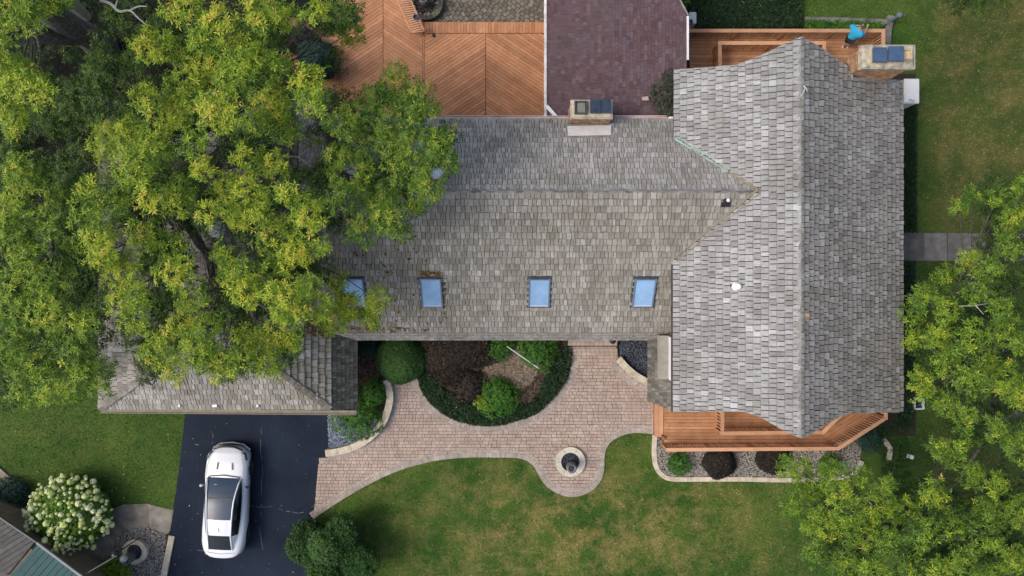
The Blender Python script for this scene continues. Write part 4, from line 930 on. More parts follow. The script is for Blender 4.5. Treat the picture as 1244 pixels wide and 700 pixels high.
# greenhouse
gy = [1.08, .85, .55, .25, -.1, -.6, -.62, -.95, -1.3, -1.32, -1.65, -1.98]
gz = [.985, 1.10, 1.235, 1.325, 1.36, 1.365, 1.365, 1.34, 1.285, 1.28, 1.17, 1.055]
gt_ = [.68, .65, .60, .56, .535, .51, .51, .49, .47, .47, .47, .48]
gb_ = [.72, .77, .79, .80, .79, .77, .77, .74, .70, .70, .62, .52]
parts = {k: MB() for k in ('glass_roof', 'rear_roof_panel', 'rear_window', 'side_window', 'side_window_', 'roof_pillar')}
def garr(y, z, t, b): 
    bz = min(.985, z); return [(-b, y, bz), (-(t * .35 + b * .65) , y, bz + (z - bz) * .45), (-t - .035, y, z - .055 if z > 1.05 else z), (-t, y, z - .02), (-t * .5, y, z + .004), (0, y, z + .012), (t * .5, y, z + .004), (t, y, z - .02), (t + .035, y, z - .055 if z > 1.05 else z), ((t * .35 + b * .65), y, bz + (z - bz) * .45), (b, y, bz)]
G = [garr(*a) for a in zip(gy, gz, gt_, gb_)]
for i in range(len(G) - 1):
    for k in range(10):
        ym = (gy[i] + gy[i + 1]) / 2
        if k in (2, 7): t = 'roof_pillar'
        elif k in (0, 1, 8, 9): t = 'side_window' if .62 > ym > -1.35 and not (k in (0, 9) and ym < -1.2) else 'roof_pillar'
        else: t = 'glass_roof' if ym > -.61 else ('rear_roof_panel' if ym > -1.31 else 'rear_window')
        if .62 <= ym and k in (0, 1, 8, 9): t = 'side_window'
        if t == 'side_window' and k > 5: t = 'side_window_'
        parts[t].add([G[i][k], G[i][k + 1], G[i + 1][k + 1], G[i + 1][k]], [(0, 1, 2, 3)])
for k, mt in (('glass_roof', 'roofglass'), ('rear_roof_panel', 'carpaint'), ('rear_window', 'carglass'), ('side_window', 'carglass'), ('side_window_', 'carglass'), ('roof_pillar', 'carpaint')): cpart(k.rstrip('_'), parts[k], M[mt], smooth=k == 'glass_roof')
pil = MB()
for s in (-1, 1): pil.tube([(s * .715, 1.05, 1.0), (s * .665, .85, 1.105), (s * .625, .55, 1.24), (s * .58, .25, 1.325), (s * .555, -.1, 1.352), (s * .53, -.6, 1.357), (s * .49, -1.3, 1.28), (s * .50, -1.98, 1.06)], .034, 6)
cpart('roof_rail', pil, M['carpaint'])
mb = MB(); mb.beam((-.52, .29, 1.332), (.52, .29, 1.332), .05, .012); cpart('windscreen_band', mb, M['black'], smooth=False)
mb = MB(); mb.box((-.30, .80, 1.115), (.12, .05, .01)); cpart('windscreen_sticker', mb, M['white_plastic'], smooth=False)
mb = MB(); mb.beam((-.68, 1.12, .992), (0, 1.2, 1.0), .05, .02); mb.beam((0, 1.2, 1.0), (.68, 1.12, .992), .05, .02); cpart('wiper_cowl', mb, M['black'], smooth=False)
for s in (-1, 1):
    mb = MB(); mb.beam((s * .30, 1.72, .925), (s * .335, 1.42, .966), .085, .012); v = cpart('hood_vent', mb, M['alloy'], smooth=False)
    mb = MB(); mb.beam((s * .30, 1.70, .932), (s * .335, 1.44, .973), .045, .008); cpart('vent_slot', mb, M['black'], v, False)
    mb = MB(); mb.add([(s * .70, 2.08, .80), (s * .83, 1.80, .84), (s * .87, 1.85, .72), (s * .76, 2.14, .68)], [(0, 1, 2, 3)]); mb.tube([(s * .64, 2.16, .775), (s * .76, 2.03, .79), (s * .845, 1.82, .80)], [.03, .055, .03], 6); cpart('headlight', mb, simple('headlight lens', [(0, (.05, .07, .09)), (1, (.16, .19, .22))], .12))
    mb = MB(); mb.tube([(s * .90, .72, .93), (s * 1.0, .70, .96), (s * 1.04, .72, .96)], [.03, .065, .045], 8); mr = cpart('wing_mirror', mb, M['black'] if s > 0 else M['carpaint'])
    mb = MB(); mb.tube([(s * .50, -2.30, .88), (s * .72, -2.22, .89)], [.03, .035], 6); cpart('tail_light', mb, simple('red lens', [(0, (.2, .005, .005)), (1, (.3, .01, .01))], .2))
    for yy in (1.42, -1.4):
        mb = MB(); n_ = 28; V0 = []
        for xo, rr in ((.72, .30), (.72, .335), (.93, .335), (.945, .31), (.945, .25)):
            for k in range(n_): a = 2 * math.pi * k / n_; V0.append((s * xo, yy + rr * math.cos(a), .335 + rr * math.sin(a)))
        Fq = [(r_ * n_ + k, r_ * n_ + (k + 1) % n_, (r_ + 1) * n_ + (k + 1) % n_, (r_ + 1) * n_ + k) for r_ in range(4) for k in range(n_)]
        mb.add(V0, Fq); wh = cpart('wheel', mb, M['tyre'])
        mb = MB()
        for k in range(10):
            a = 2 * math.pi * k / 10; mb.beam((s * .93, yy, .335), (s * .935, yy + .24 * math.cos(a), .335 + .24 * math.sin(a)), .035, .03, Vector((1, 0, 0)))
        cpart('rim', mb, M['alloy'], wh, False)
mb = MB(); mb.tube([(-.62, 2.21, .70), (-.3, 2.33, .68), (0, 2.355, .67), (.3, 2.33, .68), (.62, 2.21, .70)], [.03, .05, .055, .05, .03], 6); cpart('grille', mb, M['black'])
mb = MB(); mb.tube([(-.80, 2.15, .30), (-.5, 2.35, .27), (0, 2.42, .26), (.5, 2.35, .27), (.80, 2.15, .30)], [.05, .06, .06, .06, .05], 6); cpart('front_splitter', mb, M['carpaint'])
mb = MB(); mb.tube([(-.78, 2.14, .44), (-.45, 2.36, .42), (0, 2.40, .42), (.45, 2.36, .42), (.78, 2.14, .44)], .045, 6); cpart('bumper_intake', mb, M['black'])
mb = MB(); mb.beam((0, -.95, 1.352), (0, -1.1, 1.335), .02, .02); cpart('antenna', mb, M['alloy'], smooth=False)
for x in (-.30, .28):
    mb = MB(); mb.box((x, -1.45, 1.13), (.36, .12, .10)); mb.box((x, -1.45, 1.2), (.2, .08, .06)); cpart('rear_seat', mb, M['tyre'], smooth=False)
mb = MB(); mb.box((.955, 1.02, .66), (.02, .12, .05)); cpart('fender_vent', mb, M['black'], smooth=False)
# panel gaps
mb = MB()
for s in (-1, 1): mb.tube([(s * .60, 2.18, .80), (s * .70, 1.9, .875), (s * .77, 1.5, .915), (s * .80, 1.12, .945)], .006, 4)
mb.tube([(-.60, -2.1, 1.03), (0, -2.16, 1.055), (.60, -2.1, 1.03)], .006, 4); cpart('panel_gap', mb, M['black'])
# ------------------------------------------------------------------ PERSON
def skinned(name, J, E, mat, parent, root_i=0, sub_=2):
    me = bpy.data.meshes.new(name); names = list(J); me.from_pydata([tuple(J[k][0]) for k in names], [(names.index(a), names.index(b)) for a, b in E], []); me.materials.append(mat)
    o = bpy.data.objects.new(name, me); S.collection.objects.link(o); o.parent = parent; o.location = -Vector(parent.location)
    mod = o.modifiers.new('skin', 'SKIN'); mod.use_smooth_shade = True
    sv = me.skin_vertices[0].data if me.skin_vertices else None
    if sv is None:
        bpy.context.view_layer.objects.active = o; o.select_set(True); bpy.ops.mesh.customdata_skin_add(); sv = me.skin_vertices[0].data
    for i, k in enumerate(names):
        r = J[k][1]; sv[i].radius = (r, r) if not isinstance(r, tuple) else r; sv[i].use_root = (i == root_i)
    m2 = o.modifiers.new('sub', 'SUBSURF'); m2.levels = sub_; m2.render_levels = sub_; return o
base = P(1027, 57.5, SD)
person = empty('person', base, 'person in a bright cyan shirt and black shorts leaning on the deck rail', 'person')
pv = lambda px, py, z: P(px, py, z)
ft = SD
hipc = pv(1033.5, 47.5, ft + .95); chest = pv(1040.5, 39, ft + 1.33); neck = pv(1043.5, 36, ft + 1.46); head = pv(1047, 32.5, ft + 1.58); crown = pv(1048.5, 31, ft + 1.70)
fw = (chest - hipc); fw.z = 0; fw = Vector((.62, .78, 0)); rt = Vector((.78, -.62, 0))
aL, aR = pv(1024.8, 56.5, ft + .1), pv(1030.5, 56.5, ft + .1)
kL, kR = pv(1028, 52.5, ft + .5), pv(1033.5, 52.5, ft + .5)
hL, hR = hipc - rt * .1, hipc + rt * .1
sLr, sRr = chest - rt * .20 + Vector((0, 0, .06)), chest + rt * .20 + Vector((0, 0, .06))
zr = ft + 1.02
hdL = pv(1046, 31.5, zr + .12); hdR = pv(1054.5, 31.5, zr + .12)
eL = sLr + Vector((.02, .22, -.22)); eR = sRr + Vector((.22, .06, -.20))
wL_ = eL.lerp(hdL, .85); wR_ = eR.lerp(hdR, .85)
Jb = {'hip': (hipc, (.15, .11)), 'waist': (hipc.lerp(chest, .4), (.13, .1)), 'chest': (chest, (.16, .12)), 'neck': (neck, .055), 'jaw': (neck.lerp(head, .6), .075), 'head': (head, .095), 'top': (crown, .07),
      'hL': (hL, .09), 'kL': (kL, .058), 'aL': (aL, .038), 'hR': (hR, .09), 'kR': (kR, .058), 'aR': (aR, .038), 'tL': (aL + fw * .16 - Vector((0, 0, .06)), .035), 'tR': (aR + fw * .16 - Vector((0, 0, .06)), .035),
      'sL': (sLr, .06), 'eL': (eL, .042), 'wL': (wL_, .028), 'mL': (hdL, .034), 'sR': (sRr, .06), 'eR': (eR, .042), 'wR': (wR_, .028), 'mR': (hdR, .034)}
E = [('hip', 'waist'), ('waist', 'chest'), ('chest', 'neck'), ('neck', 'jaw'), ('jaw', 'head'), ('head', 'top'), ('hip', 'hL'), ('hL', 'kL'), ('kL', 'aL'), ('hip', 'hR'), ('hR', 'kR'), ('kR', 'aR'), ('aL', 'tL'), ('aR', 'tR'), ('chest', 'sL'), ('sL', 'eL'), ('eL', 'wL'), ('wL', 'mL'), ('chest', 'sR'), ('sR', 'eR'), ('eR', 'wR'), ('wR', 'mR')]
for s, m_, hd, wr in (('L', 'mL', hdL, wL_), ('R', 'mR', hdR, wR_)):
    dr = (hd - wr).normalized(); sd_ = dr.cross(Vector((0, 0, 1))).normalized()
    for k in range(4):
        b0 = hd + dr * .035 + sd_ * (.03 - .02 * k); ln = (.065, .075, .07, .055)[k]
        Jb[f'f{s}{k}a'] = (b0, .010); Jb[f'f{s}{k}b'] = (b0 + dr * ln * .55 - Vector((0, 0, .012)), .009); Jb[f'f{s}{k}c'] = (b0 + dr * ln * .85 - Vector((0, 0, .045)), .008)
        E += [(m_, f'f{s}{k}a'), (f'f{s}{k}a', f'f{s}{k}b'), (f'f{s}{k}b', f'f{s}{k}c')]
    sg = 1 if s == 'L' else -1; t0 = hd + sd_ * sg * .035; Jb[f't{s}a'] = (t0, .012); Jb[f't{s}b'] = (t0 + dr * .03 + sd_ * sg * .025 - Vector((0, 0, .01)), .010); E += [(m_, f't{s}a'), (f't{s}a', f't{s}b')]
hf = fw
Jb['nose'] = (head + hf * .10 - Vector((0, 0, .01)), .012); E.append(('head', 'nose'))
skinned('body', Jb, E, M['skin'], person)
lw = hipc.lerp(chest, .05)
Js = {'a': (lw, (.22, .18)), 'b': (hipc.lerp(chest, .45), (.22, .18)), 'c': (chest, (.24, .19)), 'd': (neck - Vector((0, 0, .05)), .09), 'sL': (sLr, .12), 'mL': (eL, .085), 'sR': (sRr, .12), 'mR': (eR, .085)}
skinned('shirt', Js, [('a', 'b'), ('b', 'c'), ('c', 'd'), ('c', 'sL'), ('sL', 'mL'), ('c', 'sR'), ('sR', 'mR')], M['shirt'], person)
Jt = {'a': (hipc + Vector((0, 0, .05)), (.165, .13)), 'l': (hL, .125), 'l2': (hL.lerp(kL, .8), .11), 'r': (hR, .125), 'r2': (hR.lerp(kR, .8), .11)}
skinned('shorts', Jt, [('a', 'l'), ('l', 'l2'), ('a', 'r'), ('r', 'r2')], M['shorts'], person)
for a_ in (aL, aR):
    q = a_ - Vector((0, 0, .055)); skinned('shoe', {'h': (q - fw * .06, .05), 'm': (q + fw * .08, .052), 't': (q + fw * .19, .038)}, [('h', 'm'), ('m', 't')], M['shoe'], person)
skinned('hair', {'a': (head + Vector((0, 0, .03)) - hf * .03, .10), 'b': (crown - hf * .02, .082)}, [('a', 'b')], M['hair'], person)
for s in (-1, 1):
    e_ = head + hf * .088 + rt * s * .033 + Vector((0, 0, .012)); mb = MB(); mb.box(e_ - person.location, (.012, .012, .01)); cpart('eye', mb, M['black'], person, False)
    e_ = head + rt * s * .095; mb = MB(); mb.tube([e_ - person.location - Vector((0, 0, .025)), e_ - person.location + Vector((0, 0, .025))], .014, 6); cpart('ear', mb, M['skin'], person)
mb = MB(); mb.box(head + hf * .094 - Vector((0, 0, .045)) - person.location, (.04, .012, .008)); cpart('mouth', mb, simple('lips', [(0, (.35, .13, .1)), (1, (.4, .16, .12))]), person, False)
# ------------------------------------------------------------------ ring planters and small things
def ring_pond(px, py, r, label, mat, gravel, nst=8, pot=True, z=.06, h=.3, r_in=.62, potoff=(0, -4)):
    c = P(px, py, h); R_o = r * (CAMZ - h) / F; root = empty('ring_planter', (c.x, c.y, z), label, 'planter')
    for k in range(nst):
        mb = MB(); mb.ring((c.x, c.y), R_o * r_in, R_o, z, h + random.uniform(-.004, .004), 2 * math.pi * (k + .012) / nst, 2 * math.pi * (k + 1 - .012) / nst, 5); obj('stone', mb, mat, root)
    mb = MB(); mb.lathe((c.x, c.y, z), [(R_o * r_in - .004, 0), (R_o * r_in - .004, h - z - .12)], 24); obj('basin', mb, M['darkgravel'] if gravel else M['soil'], root)
    pb = MB(); rr = np.random.default_rng(int(px))
    for _ in range(160):
        a, q = rr.uniform(0, 6.28), R_o * r_in * .9 * rr.uniform(0, 1) ** .5; s_ = rr.uniform(.02, .05)
        pb.add((OCT * s_ + np.array([c.x + q * math.cos(a), c.y + q * math.sin(a), h - .1])).tolist(), OF)
    obj('pebbles', pb, M['darkgravel'] if gravel else M['stone_paver'], root, 'stuff')
    if pot:
        b = Vector((c.x, c.y - .10, h - .12)); mb = MB()
        mb.lathe(b, [(.10, 0), (.09, .05), (.15, .2), (.21, .42), (.23, .62), (.2, .72), (.16, .76), (.20, .80), (.21, .84), (.13, .84), (.11, .8), (.10, .5)], 20)
        urn = obj('urn', mb, simple('dark grey glazed urn', [(0, (.05, .055, .06)), (1, (.12, .125, .13))], .4), root, smooth=True)
        mb = MB(); mb.lathe(b + Vector((0, 0, .78)), [(.10, 0), (.09, .012), (.01, .02)], 16); obj('urn_water', mb, M['water'], urn)
    return root
ring_pond(693, 561.5, 18.2, 'pale round stone fountain ring with grey urn set into the brick path', simple('cream ring stone', [(0, (.42, .39, .31)), (.5, (.52, .49, .4)), (1, (.6, .57, .48))], .8, 5, bump=.2, vary=.05), True, 6, z=.06, h=.2)
ring_pond(163, 671, 15, 'small tan segmented stone ring fountain between driveway and hydrangea', M['limestone'], True, 8, z=.036, h=.3)
rp = ring_pond(517, 3, 21, 'dark mossy stone ring with pale rocks beside the slatted bench', simple('mossy ring stone', [(0, (.05, .055, .035)), (.5, (.1, .1, .07)), (1, (.2, .19, .15))], .9, 6, bump=.5), False, 12, z=.06, h=.4, r_in=.68)
mb = MB(); rr = np.random.default_rng(8); c = P(517, 3, .42)
for k in range(16):
    a = 2 * math.pi * k / 16 + rr.uniform(-.15, .15); s_ = rr.uniform(.04, .1); V = OCT * np.array([s_, s_ * rr.uniform(.6, 1.2), s_ * .6]) + np.array([c.x + .52 * math.cos(a), c.y + .52 * math.sin(a), .42]); mb.add(V.tolist(), OF)
obj('pale_rocks', mb, M['gravel'], rp, 'stuff')
# white cabinet beside the house
cb = empty('utility_cabinet', P(1106, 110, 0), 'white upright plastic cabinet standing at the house corner below the large chimney', 'cabinet')
a = P(1099.5, 125, 1.25); b = P(1116.5, 96, 1.25)
mb = MB(); mb.box(((a.x + b.x) / 2, (a.y + b.y) / 2, .6), (b.x - a.x, b.y - a.y, 1.2)); bx = obj('cabinet_body', mb, M['white_plastic'], cb)
mb = MB(); mb.box(((a.x + b.x) / 2, (a.y + b.y) / 2, 1.235), (b.x - a.x + .05, b.y - a.y + .05, .07), taper=.9); obj('lid', mb, M['white_plastic'], cb)
mb = MB(); mb.tube([P(1104, 122, 1.29), P(1107, 121, 1.31), P(1109, 123, 1.29), P(1111, 121, 1.3)], .012, 5); obj('cord', mb, M['black'], cb)
for o in (bx,):
    bv = o.modifiers.new('b', 'BEVEL'); bv.width = .05; bv.segments = 3
# air conditioner by the sunroom
ac = empty('air_conditioner', P(839, 27, 0), 'white heat pump unit beside the sunroom gutter at the deck end', 'air conditioner')
mb = MB(); mb.box(P(838.5, 26.5, .9), (.32, .5, .9)); bx = obj('casing', mb, simple('grey white casing', [(0, (.42, .44, .46)), (1, (.55, .57, .58))], .5), ac); bv = bx.modifiers.new('b', 'BEVEL'); bv.width = .05; bv.segments = 3
mb = MB(); mb.lathe(P(839, 26.5, 1.36), [(.10, 0), (.10, .02), (.03, .025)], 16); obj('fan_grille', mb, M['black'], ac)
# window well
ww = empty('window_well', P(1115.5, 490.5, 0), 'white framed square window well on the lawn right of the house', 'window well')
for cx, cy, w_, d_ in ((1110.2, 490.5, .06, .47), (1121, 490.5, .06, .47), (1115.6, 484.6, .33, .06), (1115.6, 496.6, .33, .06)):
    mb = MB(); mb.box(P(cx, cy, .08), (w_, d_, .16)); obj('frame_bar', mb, M['trim_white'], ww)
mb = MB(); mb.box(P(1115.6, 490.5, .03), (.34, .38, .04)); obj('well_cover', mb, M['carglass'], ww)
mb = MB(); mb.box(P(1120, 492, .06), (.05, .09, .03)); obj('latch', mb, M['trim_white'], ww)
mb = MB(); mb.box(P(1106, 555, .05), (.34, .2, .1), rz=-.3, taper=.8); o = tag(obj('splash_block', mb, M['white_plastic']), 'small pale splash block lying in the grass beyond the deck corner', 'splash block'); bv = o.modifiers.new('b', 'BEVEL'); bv.width = .04; bv.segments = 3
mb = MB(); mb.lathe(P(1079, 28, 0), [(.06, 0), (.06, .8), (.11, .82), (.13, .9), (.1, .98), (.02, 1.0)], 12); tag(obj('bollard_light', mb, simple('slate blue paint', [(0, (.09, .12, .16)), (1, (.16, .19, .23))], .5)), 'short slate blue garden post at the stone wall corner', 'post')
mb = MB(); mb.tube([P(616, 421, .9), P(655, 448, .6)], .022, 6); tag(obj('garden_stake', mb, M['trim_white']), 'long thin white stake lying across the island bed shrubs', 'stake')
mb = MB(); mb.box(P(370, 648, .03), (.1, .08, .03), rz=.4, taper=.7); mb.box(P(370.8, 648.6, .045), (.05, .04, .02), taper=.6); tag(obj('pale_leaf', mb, M['chips']), 'pale fallen leaf on the asphalt near the round dark tree', 'leaf')
# playhouse with teal and grey roofs, bottom left
sh = empty('garden_shed', P(30, 690, 0), 'shed with teal metal roof and grey boarded roof in the bottom left corner', 'shed')
def strips(name, quad, dvec, pitch, mat, z, seamh=.03, slope=(0, 0)):
    """roofing panels: one part per strip between seams"""
    ang = math.atan2(dvec[1], dvec[0]); ca, sa = math.cos(ang), math.sin(ang); q = [(x * ca + y * sa, -x * sa + y * ca) for x, y in quad]; y = min(p[1] for p in q)
    while y < max(p[1] for p in q):
        c = clip(q, (-99, y, 99, y + pitch - .02))
        if len(c) > 2 and abs(area(c)) > .005:
            mb = MB(); mb.prism([(a * ca - b * sa, a * sa + b * ca) for a, b in c], z - .05, z + random.uniform(-.004, .004)); obj(name, mb, mat, sh)
        y += pitch
strips('roof_panel', PX([(46, 661), (99, 700), (150, 745), (60, 800), (-30, 745), (10, 702)], 2.6), (-35, -40), .24, M['teal'], 2.6)
strips('roof_board', PX([(-40, 602), (0, 629), (43, 657), (8, 700), (-40, 700)], 2.3), (-1, -.62), .2, M['greyroof'], 2.3)
mb = MB(); mb.prism(PX([(-60, 610), (-5, 633), (38, 662), (90, 702), (150, 760), (-60, 760)], 2.0), 0, 2.2); obj('wall', mb, M['wall'], sh)
mb = MB(); mb.beam(P(45, 659.5, 2.64), P(100, 700.5, 2.64), .09, .09); mb.beam(P(100, 700.5, 2.64), P(160, 748, 2.64), .09, .09); obj('roof_trim', mb, simple('pale grey trim', [(0, (.16, .18, .18)), (1, (.25, .26, .26))]), sh)
mb = MB(); mb.beam(P(-5, 625, 2.34), P(45, 659, 2.34), .05, .08); obj('roof_trim', mb, M['dark_trim'], sh)
mb = MB(); mb.beam(P(100, 699.5, 2.5), P(142, 675, 2.2), .05, .05); obj('arm_pipe', mb, M['dark_trim'], sh)
lt = empty('garden_lantern', P(148, 675, 0), 'dark garden lantern with frosted globe beside the small ring fountain', 'lantern')
mb = MB(); mb.lathe(P(142.5, 671.5, 1.9), [(.02, -1.9), (.03, -.1), (.12, 0), (.16, .12), (.13, .24), (.05, .32)], 10); obj('lantern_head', mb, M['black'], lt)
mb = MB(); mb.lathe(P(153, 677, 1.0), [(.03, -.95), (.03, 0), (.13, .05), (.17, .16), (.13, .28), (.02, .33)], 14); obj('globe', mb, simple('frosted globe', [(0, (.28, .29, .29)), (1, (.36, .37, .37))], .3, vary=0), lt, smooth=True)
# ------------------------------------------------------------------ VEGETATION
def leaves_mesh(name, C, Nn, size, tone, per=7, seed=0, width=.25, droop=.3, tonej=.18, mat=None, center=None, lj=.35):
    """whorls of pointed leaves: C centres, Nn axis, size leaf length, tone colour value"""
    r = np.random.default_rng(seed); n = len(C); size = np.broadcast_to(size, n)
    Nn = Nn / np.linalg.norm(Nn, axis=1, keepdims=True); ref = np.where(np.abs(Nn[:, 2:3]) < .9, np.array([[0, 0, 1.]]), np.array([[1., 0, 0]]))
    A = np.cross(Nn, ref); A /= np.linalg.norm(A, axis=1, keepdims=True); B = np.cross(Nn, A)
    ph = r.uniform(0, 2 * np.pi, (n, 1)) + np.arange(per)[None] * 2 * np.pi / per + r.uniform(-.3, .3, (n, per))
    D = A[:, None] * np.cos(ph)[..., None] + B[:, None] * np.sin(ph)[..., None]
    dz = r.uniform(-droop, droop * 1.6, (n, per))[..., None]; D = D + Nn[:, None] * dz; D /= np.linalg.norm(D, axis=2, keepdims=True)
    Sd = np.cross(D, Nn[:, None] + .25 * r.normal(size=(n, per, 3))); Sd /= np.linalg.norm(Sd, axis=2, keepdims=True)
    L = (size[:, None] * r.uniform(1 - lj, 1 + lj, (n, per)))[..., None]; base = C[:, None] + D * L * .08
    V = np.stack([base, base + D * L * .5 + Sd * L * width / 2, base + D * L, base + D * L * .5 - Sd * L * width / 2], 2)   # n,per,4,3
    V = V.reshape(-1, 3)
    t = np.clip(tone[:, None] + r.normal(0, tonej, (n, per)), 0, 1); t = np.repeat(t.reshape(-1), 4)
    nf = n * per; c = Vector(center) if center is not None else Vector(V.mean(0)); V = V - np.array(c)
    me = bpy.data.meshes.new(name); me.vertices.add(nf * 4); me.vertices.foreach_set('co', V.astype(np.float32).ravel())
    me.loops.add(nf * 4); me.loops.foreach_set('vertex_index', np.arange(nf * 4, dtype=np.int32)); me.polygons.add(nf); me.polygons.foreach_set('loop_start', np.arange(nf, dtype=np.int32) * 4)
    at = me.attributes.new('tone', 'FLOAT', 'POINT'); at.data.foreach_set('value', t.astype(np.float32)); me.materials.append(mat); me.update(calc_edges=True); return me, c
def clump_points(c, R, n, r, flat=.6, k=5):
    """points over several overlapping lobes that make up one bough"""
    sub = [(np.array([0, 0, .0]), .62)] + [(np.array([math.cos(a), math.sin(a), 0]) * r.uniform(.45, .68) + np.array([0, 0, r.uniform(-.35, .12)]), r.uniform(.3, .5)) for a in (r.uniform(0, 6.28) + np.arange(k) * 6.28 / k)]
    w = np.array([s[1] ** 2 for s in sub]); w /= w.sum(); idx = r.choice(len(sub), n, p=w); P0 = np.array([s[0] for s in sub])[idx]; R0 = np.array([s[1] for s in sub])[idx]
    d = r.normal(size=(n, 3)); d[:, 2] = np.abs(d[:, 2]) * 1.1 - .25; d /= np.linalg.norm(d, axis=1, keepdims=True)
    q = P0 + d * (R0 * np.where(r.random(n) < .14, r.uniform(1.1, 1.5, n), r.uniform(.5, 1.08, n)))[:, None]; q[:, 2] *= flat
    return np.array(c) + q * R, d
GAPS = [(423, 212, 10), (530, 212, 10), (262, 278, 7), (225, 346, 5), (429, 347, 10), (440, 360, 7)]   # thin places in the crowns
def foliage(name, clumps, mat, parent, seed=0, size=.15, dens=1.0, per=7, flat=.6, tonebase=.5, label=None, kmul=1.0):
    """clumps: (px, py, radius px, z, tone)"""
    r = np.random.default_rng(seed); Cs, Ns, Ts = [], [], []
    for (px, py, rad, z, tone) in clumps:
        c = P(px, py, z); R = rad * (CAMZ - z) / F * 1.12; size_ = size * .66; n = max(6, int(dens * 3.7 * (R / (size_ * 1.1)) ** 2))
        q, d = clump_points(c, R, n, r, flat); Cs.append(q); Ns.append(d * .7 + np.array([0, 0, .8]))
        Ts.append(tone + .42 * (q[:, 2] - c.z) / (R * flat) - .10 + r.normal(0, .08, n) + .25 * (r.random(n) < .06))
    C = np.concatenate(Cs); Ns = np.concatenate(Ns); Ts = np.concatenate(Ts)
    qx = W0 / 2 + C[:, 0] * F / (CAMZ - C[:, 2]); qy = H0 / 2 - C[:, 1] * F / (CAMZ - C[:, 2]); kk = np.ones(len(C), bool)
    for gx_, gy_, gr_ in GAPS: kk &= (qx - gx_) ** 2 + (qy - gy_) ** 2 > gr_ ** 2 * r.uniform(.5, 1.3, len(C))
    C, Ns, Ts = C[kk], [Ns[kk]], [Ts[kk]]; Nn = np.concatenate(Ns) + r.normal(0, .18, C.shape); T = np.concatenate(Ts)
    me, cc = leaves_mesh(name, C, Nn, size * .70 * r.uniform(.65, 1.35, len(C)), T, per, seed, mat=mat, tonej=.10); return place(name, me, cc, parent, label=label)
def J(pts, dz=0): return pts
def fill(polypx, n, zr, rr, tone, seed, holes=()):
    r = random.Random(seed); out = []
    for x, y in scatter_in(polypx, n, seed, holes): out.append((x, y, r.uniform(*rr), r.uniform(*zr), tone + r.uniform(-.1, .1)))
    return out
def limbs(root, base, top, rad, clumps, nl=7, seed=0, mat=None):
    """tapered trunk, main limbs towards groups of boughs, twigs to each bough"""
    r = np.random.default_rng(seed); base = Vector(base); top = Vector(top); mat = mat or M['bark']
    mb = MB(); pts = [base, base.lerp(top, .35) + Vector((.1, -.06, 0)), base.lerp(top, .7) + Vector((-.06, .08, 0)), top]; mb.tube(pts, [rad * 1.35, rad, rad * .88, rad * .75], 12)
    for k in range(5):
        a = k * 1.25 + .3; mb.tube([base + Vector((math.cos(a) * rad * 1.5, math.sin(a) * rad * 1.5, -.05)), base + Vector((math.cos(a) * rad * .8, math.sin(a) * rad * .8, .35)), base + Vector((0, 0, 1.0))], [rad * .2, rad * .3, rad * .2], 6)
    obj('trunk', mb, mat, root)
    C = np.array([tuple(P(c[0], c[1], c[3] - .35)) for c in clumps]); k = min(nl, len(C)); cen = C[r.choice(len(C), k, replace=False)]
    for _ in range(6):
        lab = np.argmin(((C[:, None] - cen[None]) ** 2).sum(2), 1); cen = np.array([C[lab == j].mean(0) if (lab == j).any() else cen[j] for j in range(k)])
    for j in range(k):
        g = C[lab == j]
        if not len(g): continue
        e = Vector(cen[j]) - Vector((0, 0, .7)); mb = MB(); L = (e - top).length; r0 = rad * .42
        mid = top.lerp(e, .5) + Vector((r.uniform(-.3, .3), r.uniform(-.3, .3), -.05 * L)); q = smooth_curve([tuple(top - Vector((0, 0, .3))), tuple(mid), tuple(e)], 5)
        w_ = r.uniform(0, 6); q = [(a + .12 * math.sin(i * .9 + w_) + r.uniform(-.05, .05), b + .12 * math.cos(i * .8 + w_) + r.uniform(-.05, .05), c) for i, (a, b, c) in enumerate(q)]; rr_ = np.linspace(r0, .07, len(q)); mb.tube(q, list(rr_), 8)
        for p in g:
            p = Vector(p); i = int(r.integers(len(q) // 2, len(q))); s = Vector(q[i]); m_ = s.lerp(p, .5) + Vector((r.uniform(-.2, .2), r.uniform(-.2, .2), -.12)); mb.tube([s, m_, p], [.035, .02, .01], 5, False)
            for _ in range(3):
                d_ = Vector((r.normal(), r.normal(), .2)) * .38; s2 = m_.lerp(p, r.uniform(0, .8)); mb.tube([s2, s2 + d_ * .5 + Vector((0, 0, .04)), s2 + d_], [.012, .008, .004], 4, False)
        obj('limb', mb, mat, root)
def dead(root, branches, z, mat=None):
    for br in branches:
        mb = MB(); pts = [tuple(P(a, b, z)) for a, b in br[0]]; q = smooth_curve(pts, 4); mb.tube(q, list(np.linspace(br[1], br[1] * .35, len(q))), 6)
        obj('dead_branch', mb, mat or M['deadwood'], root)
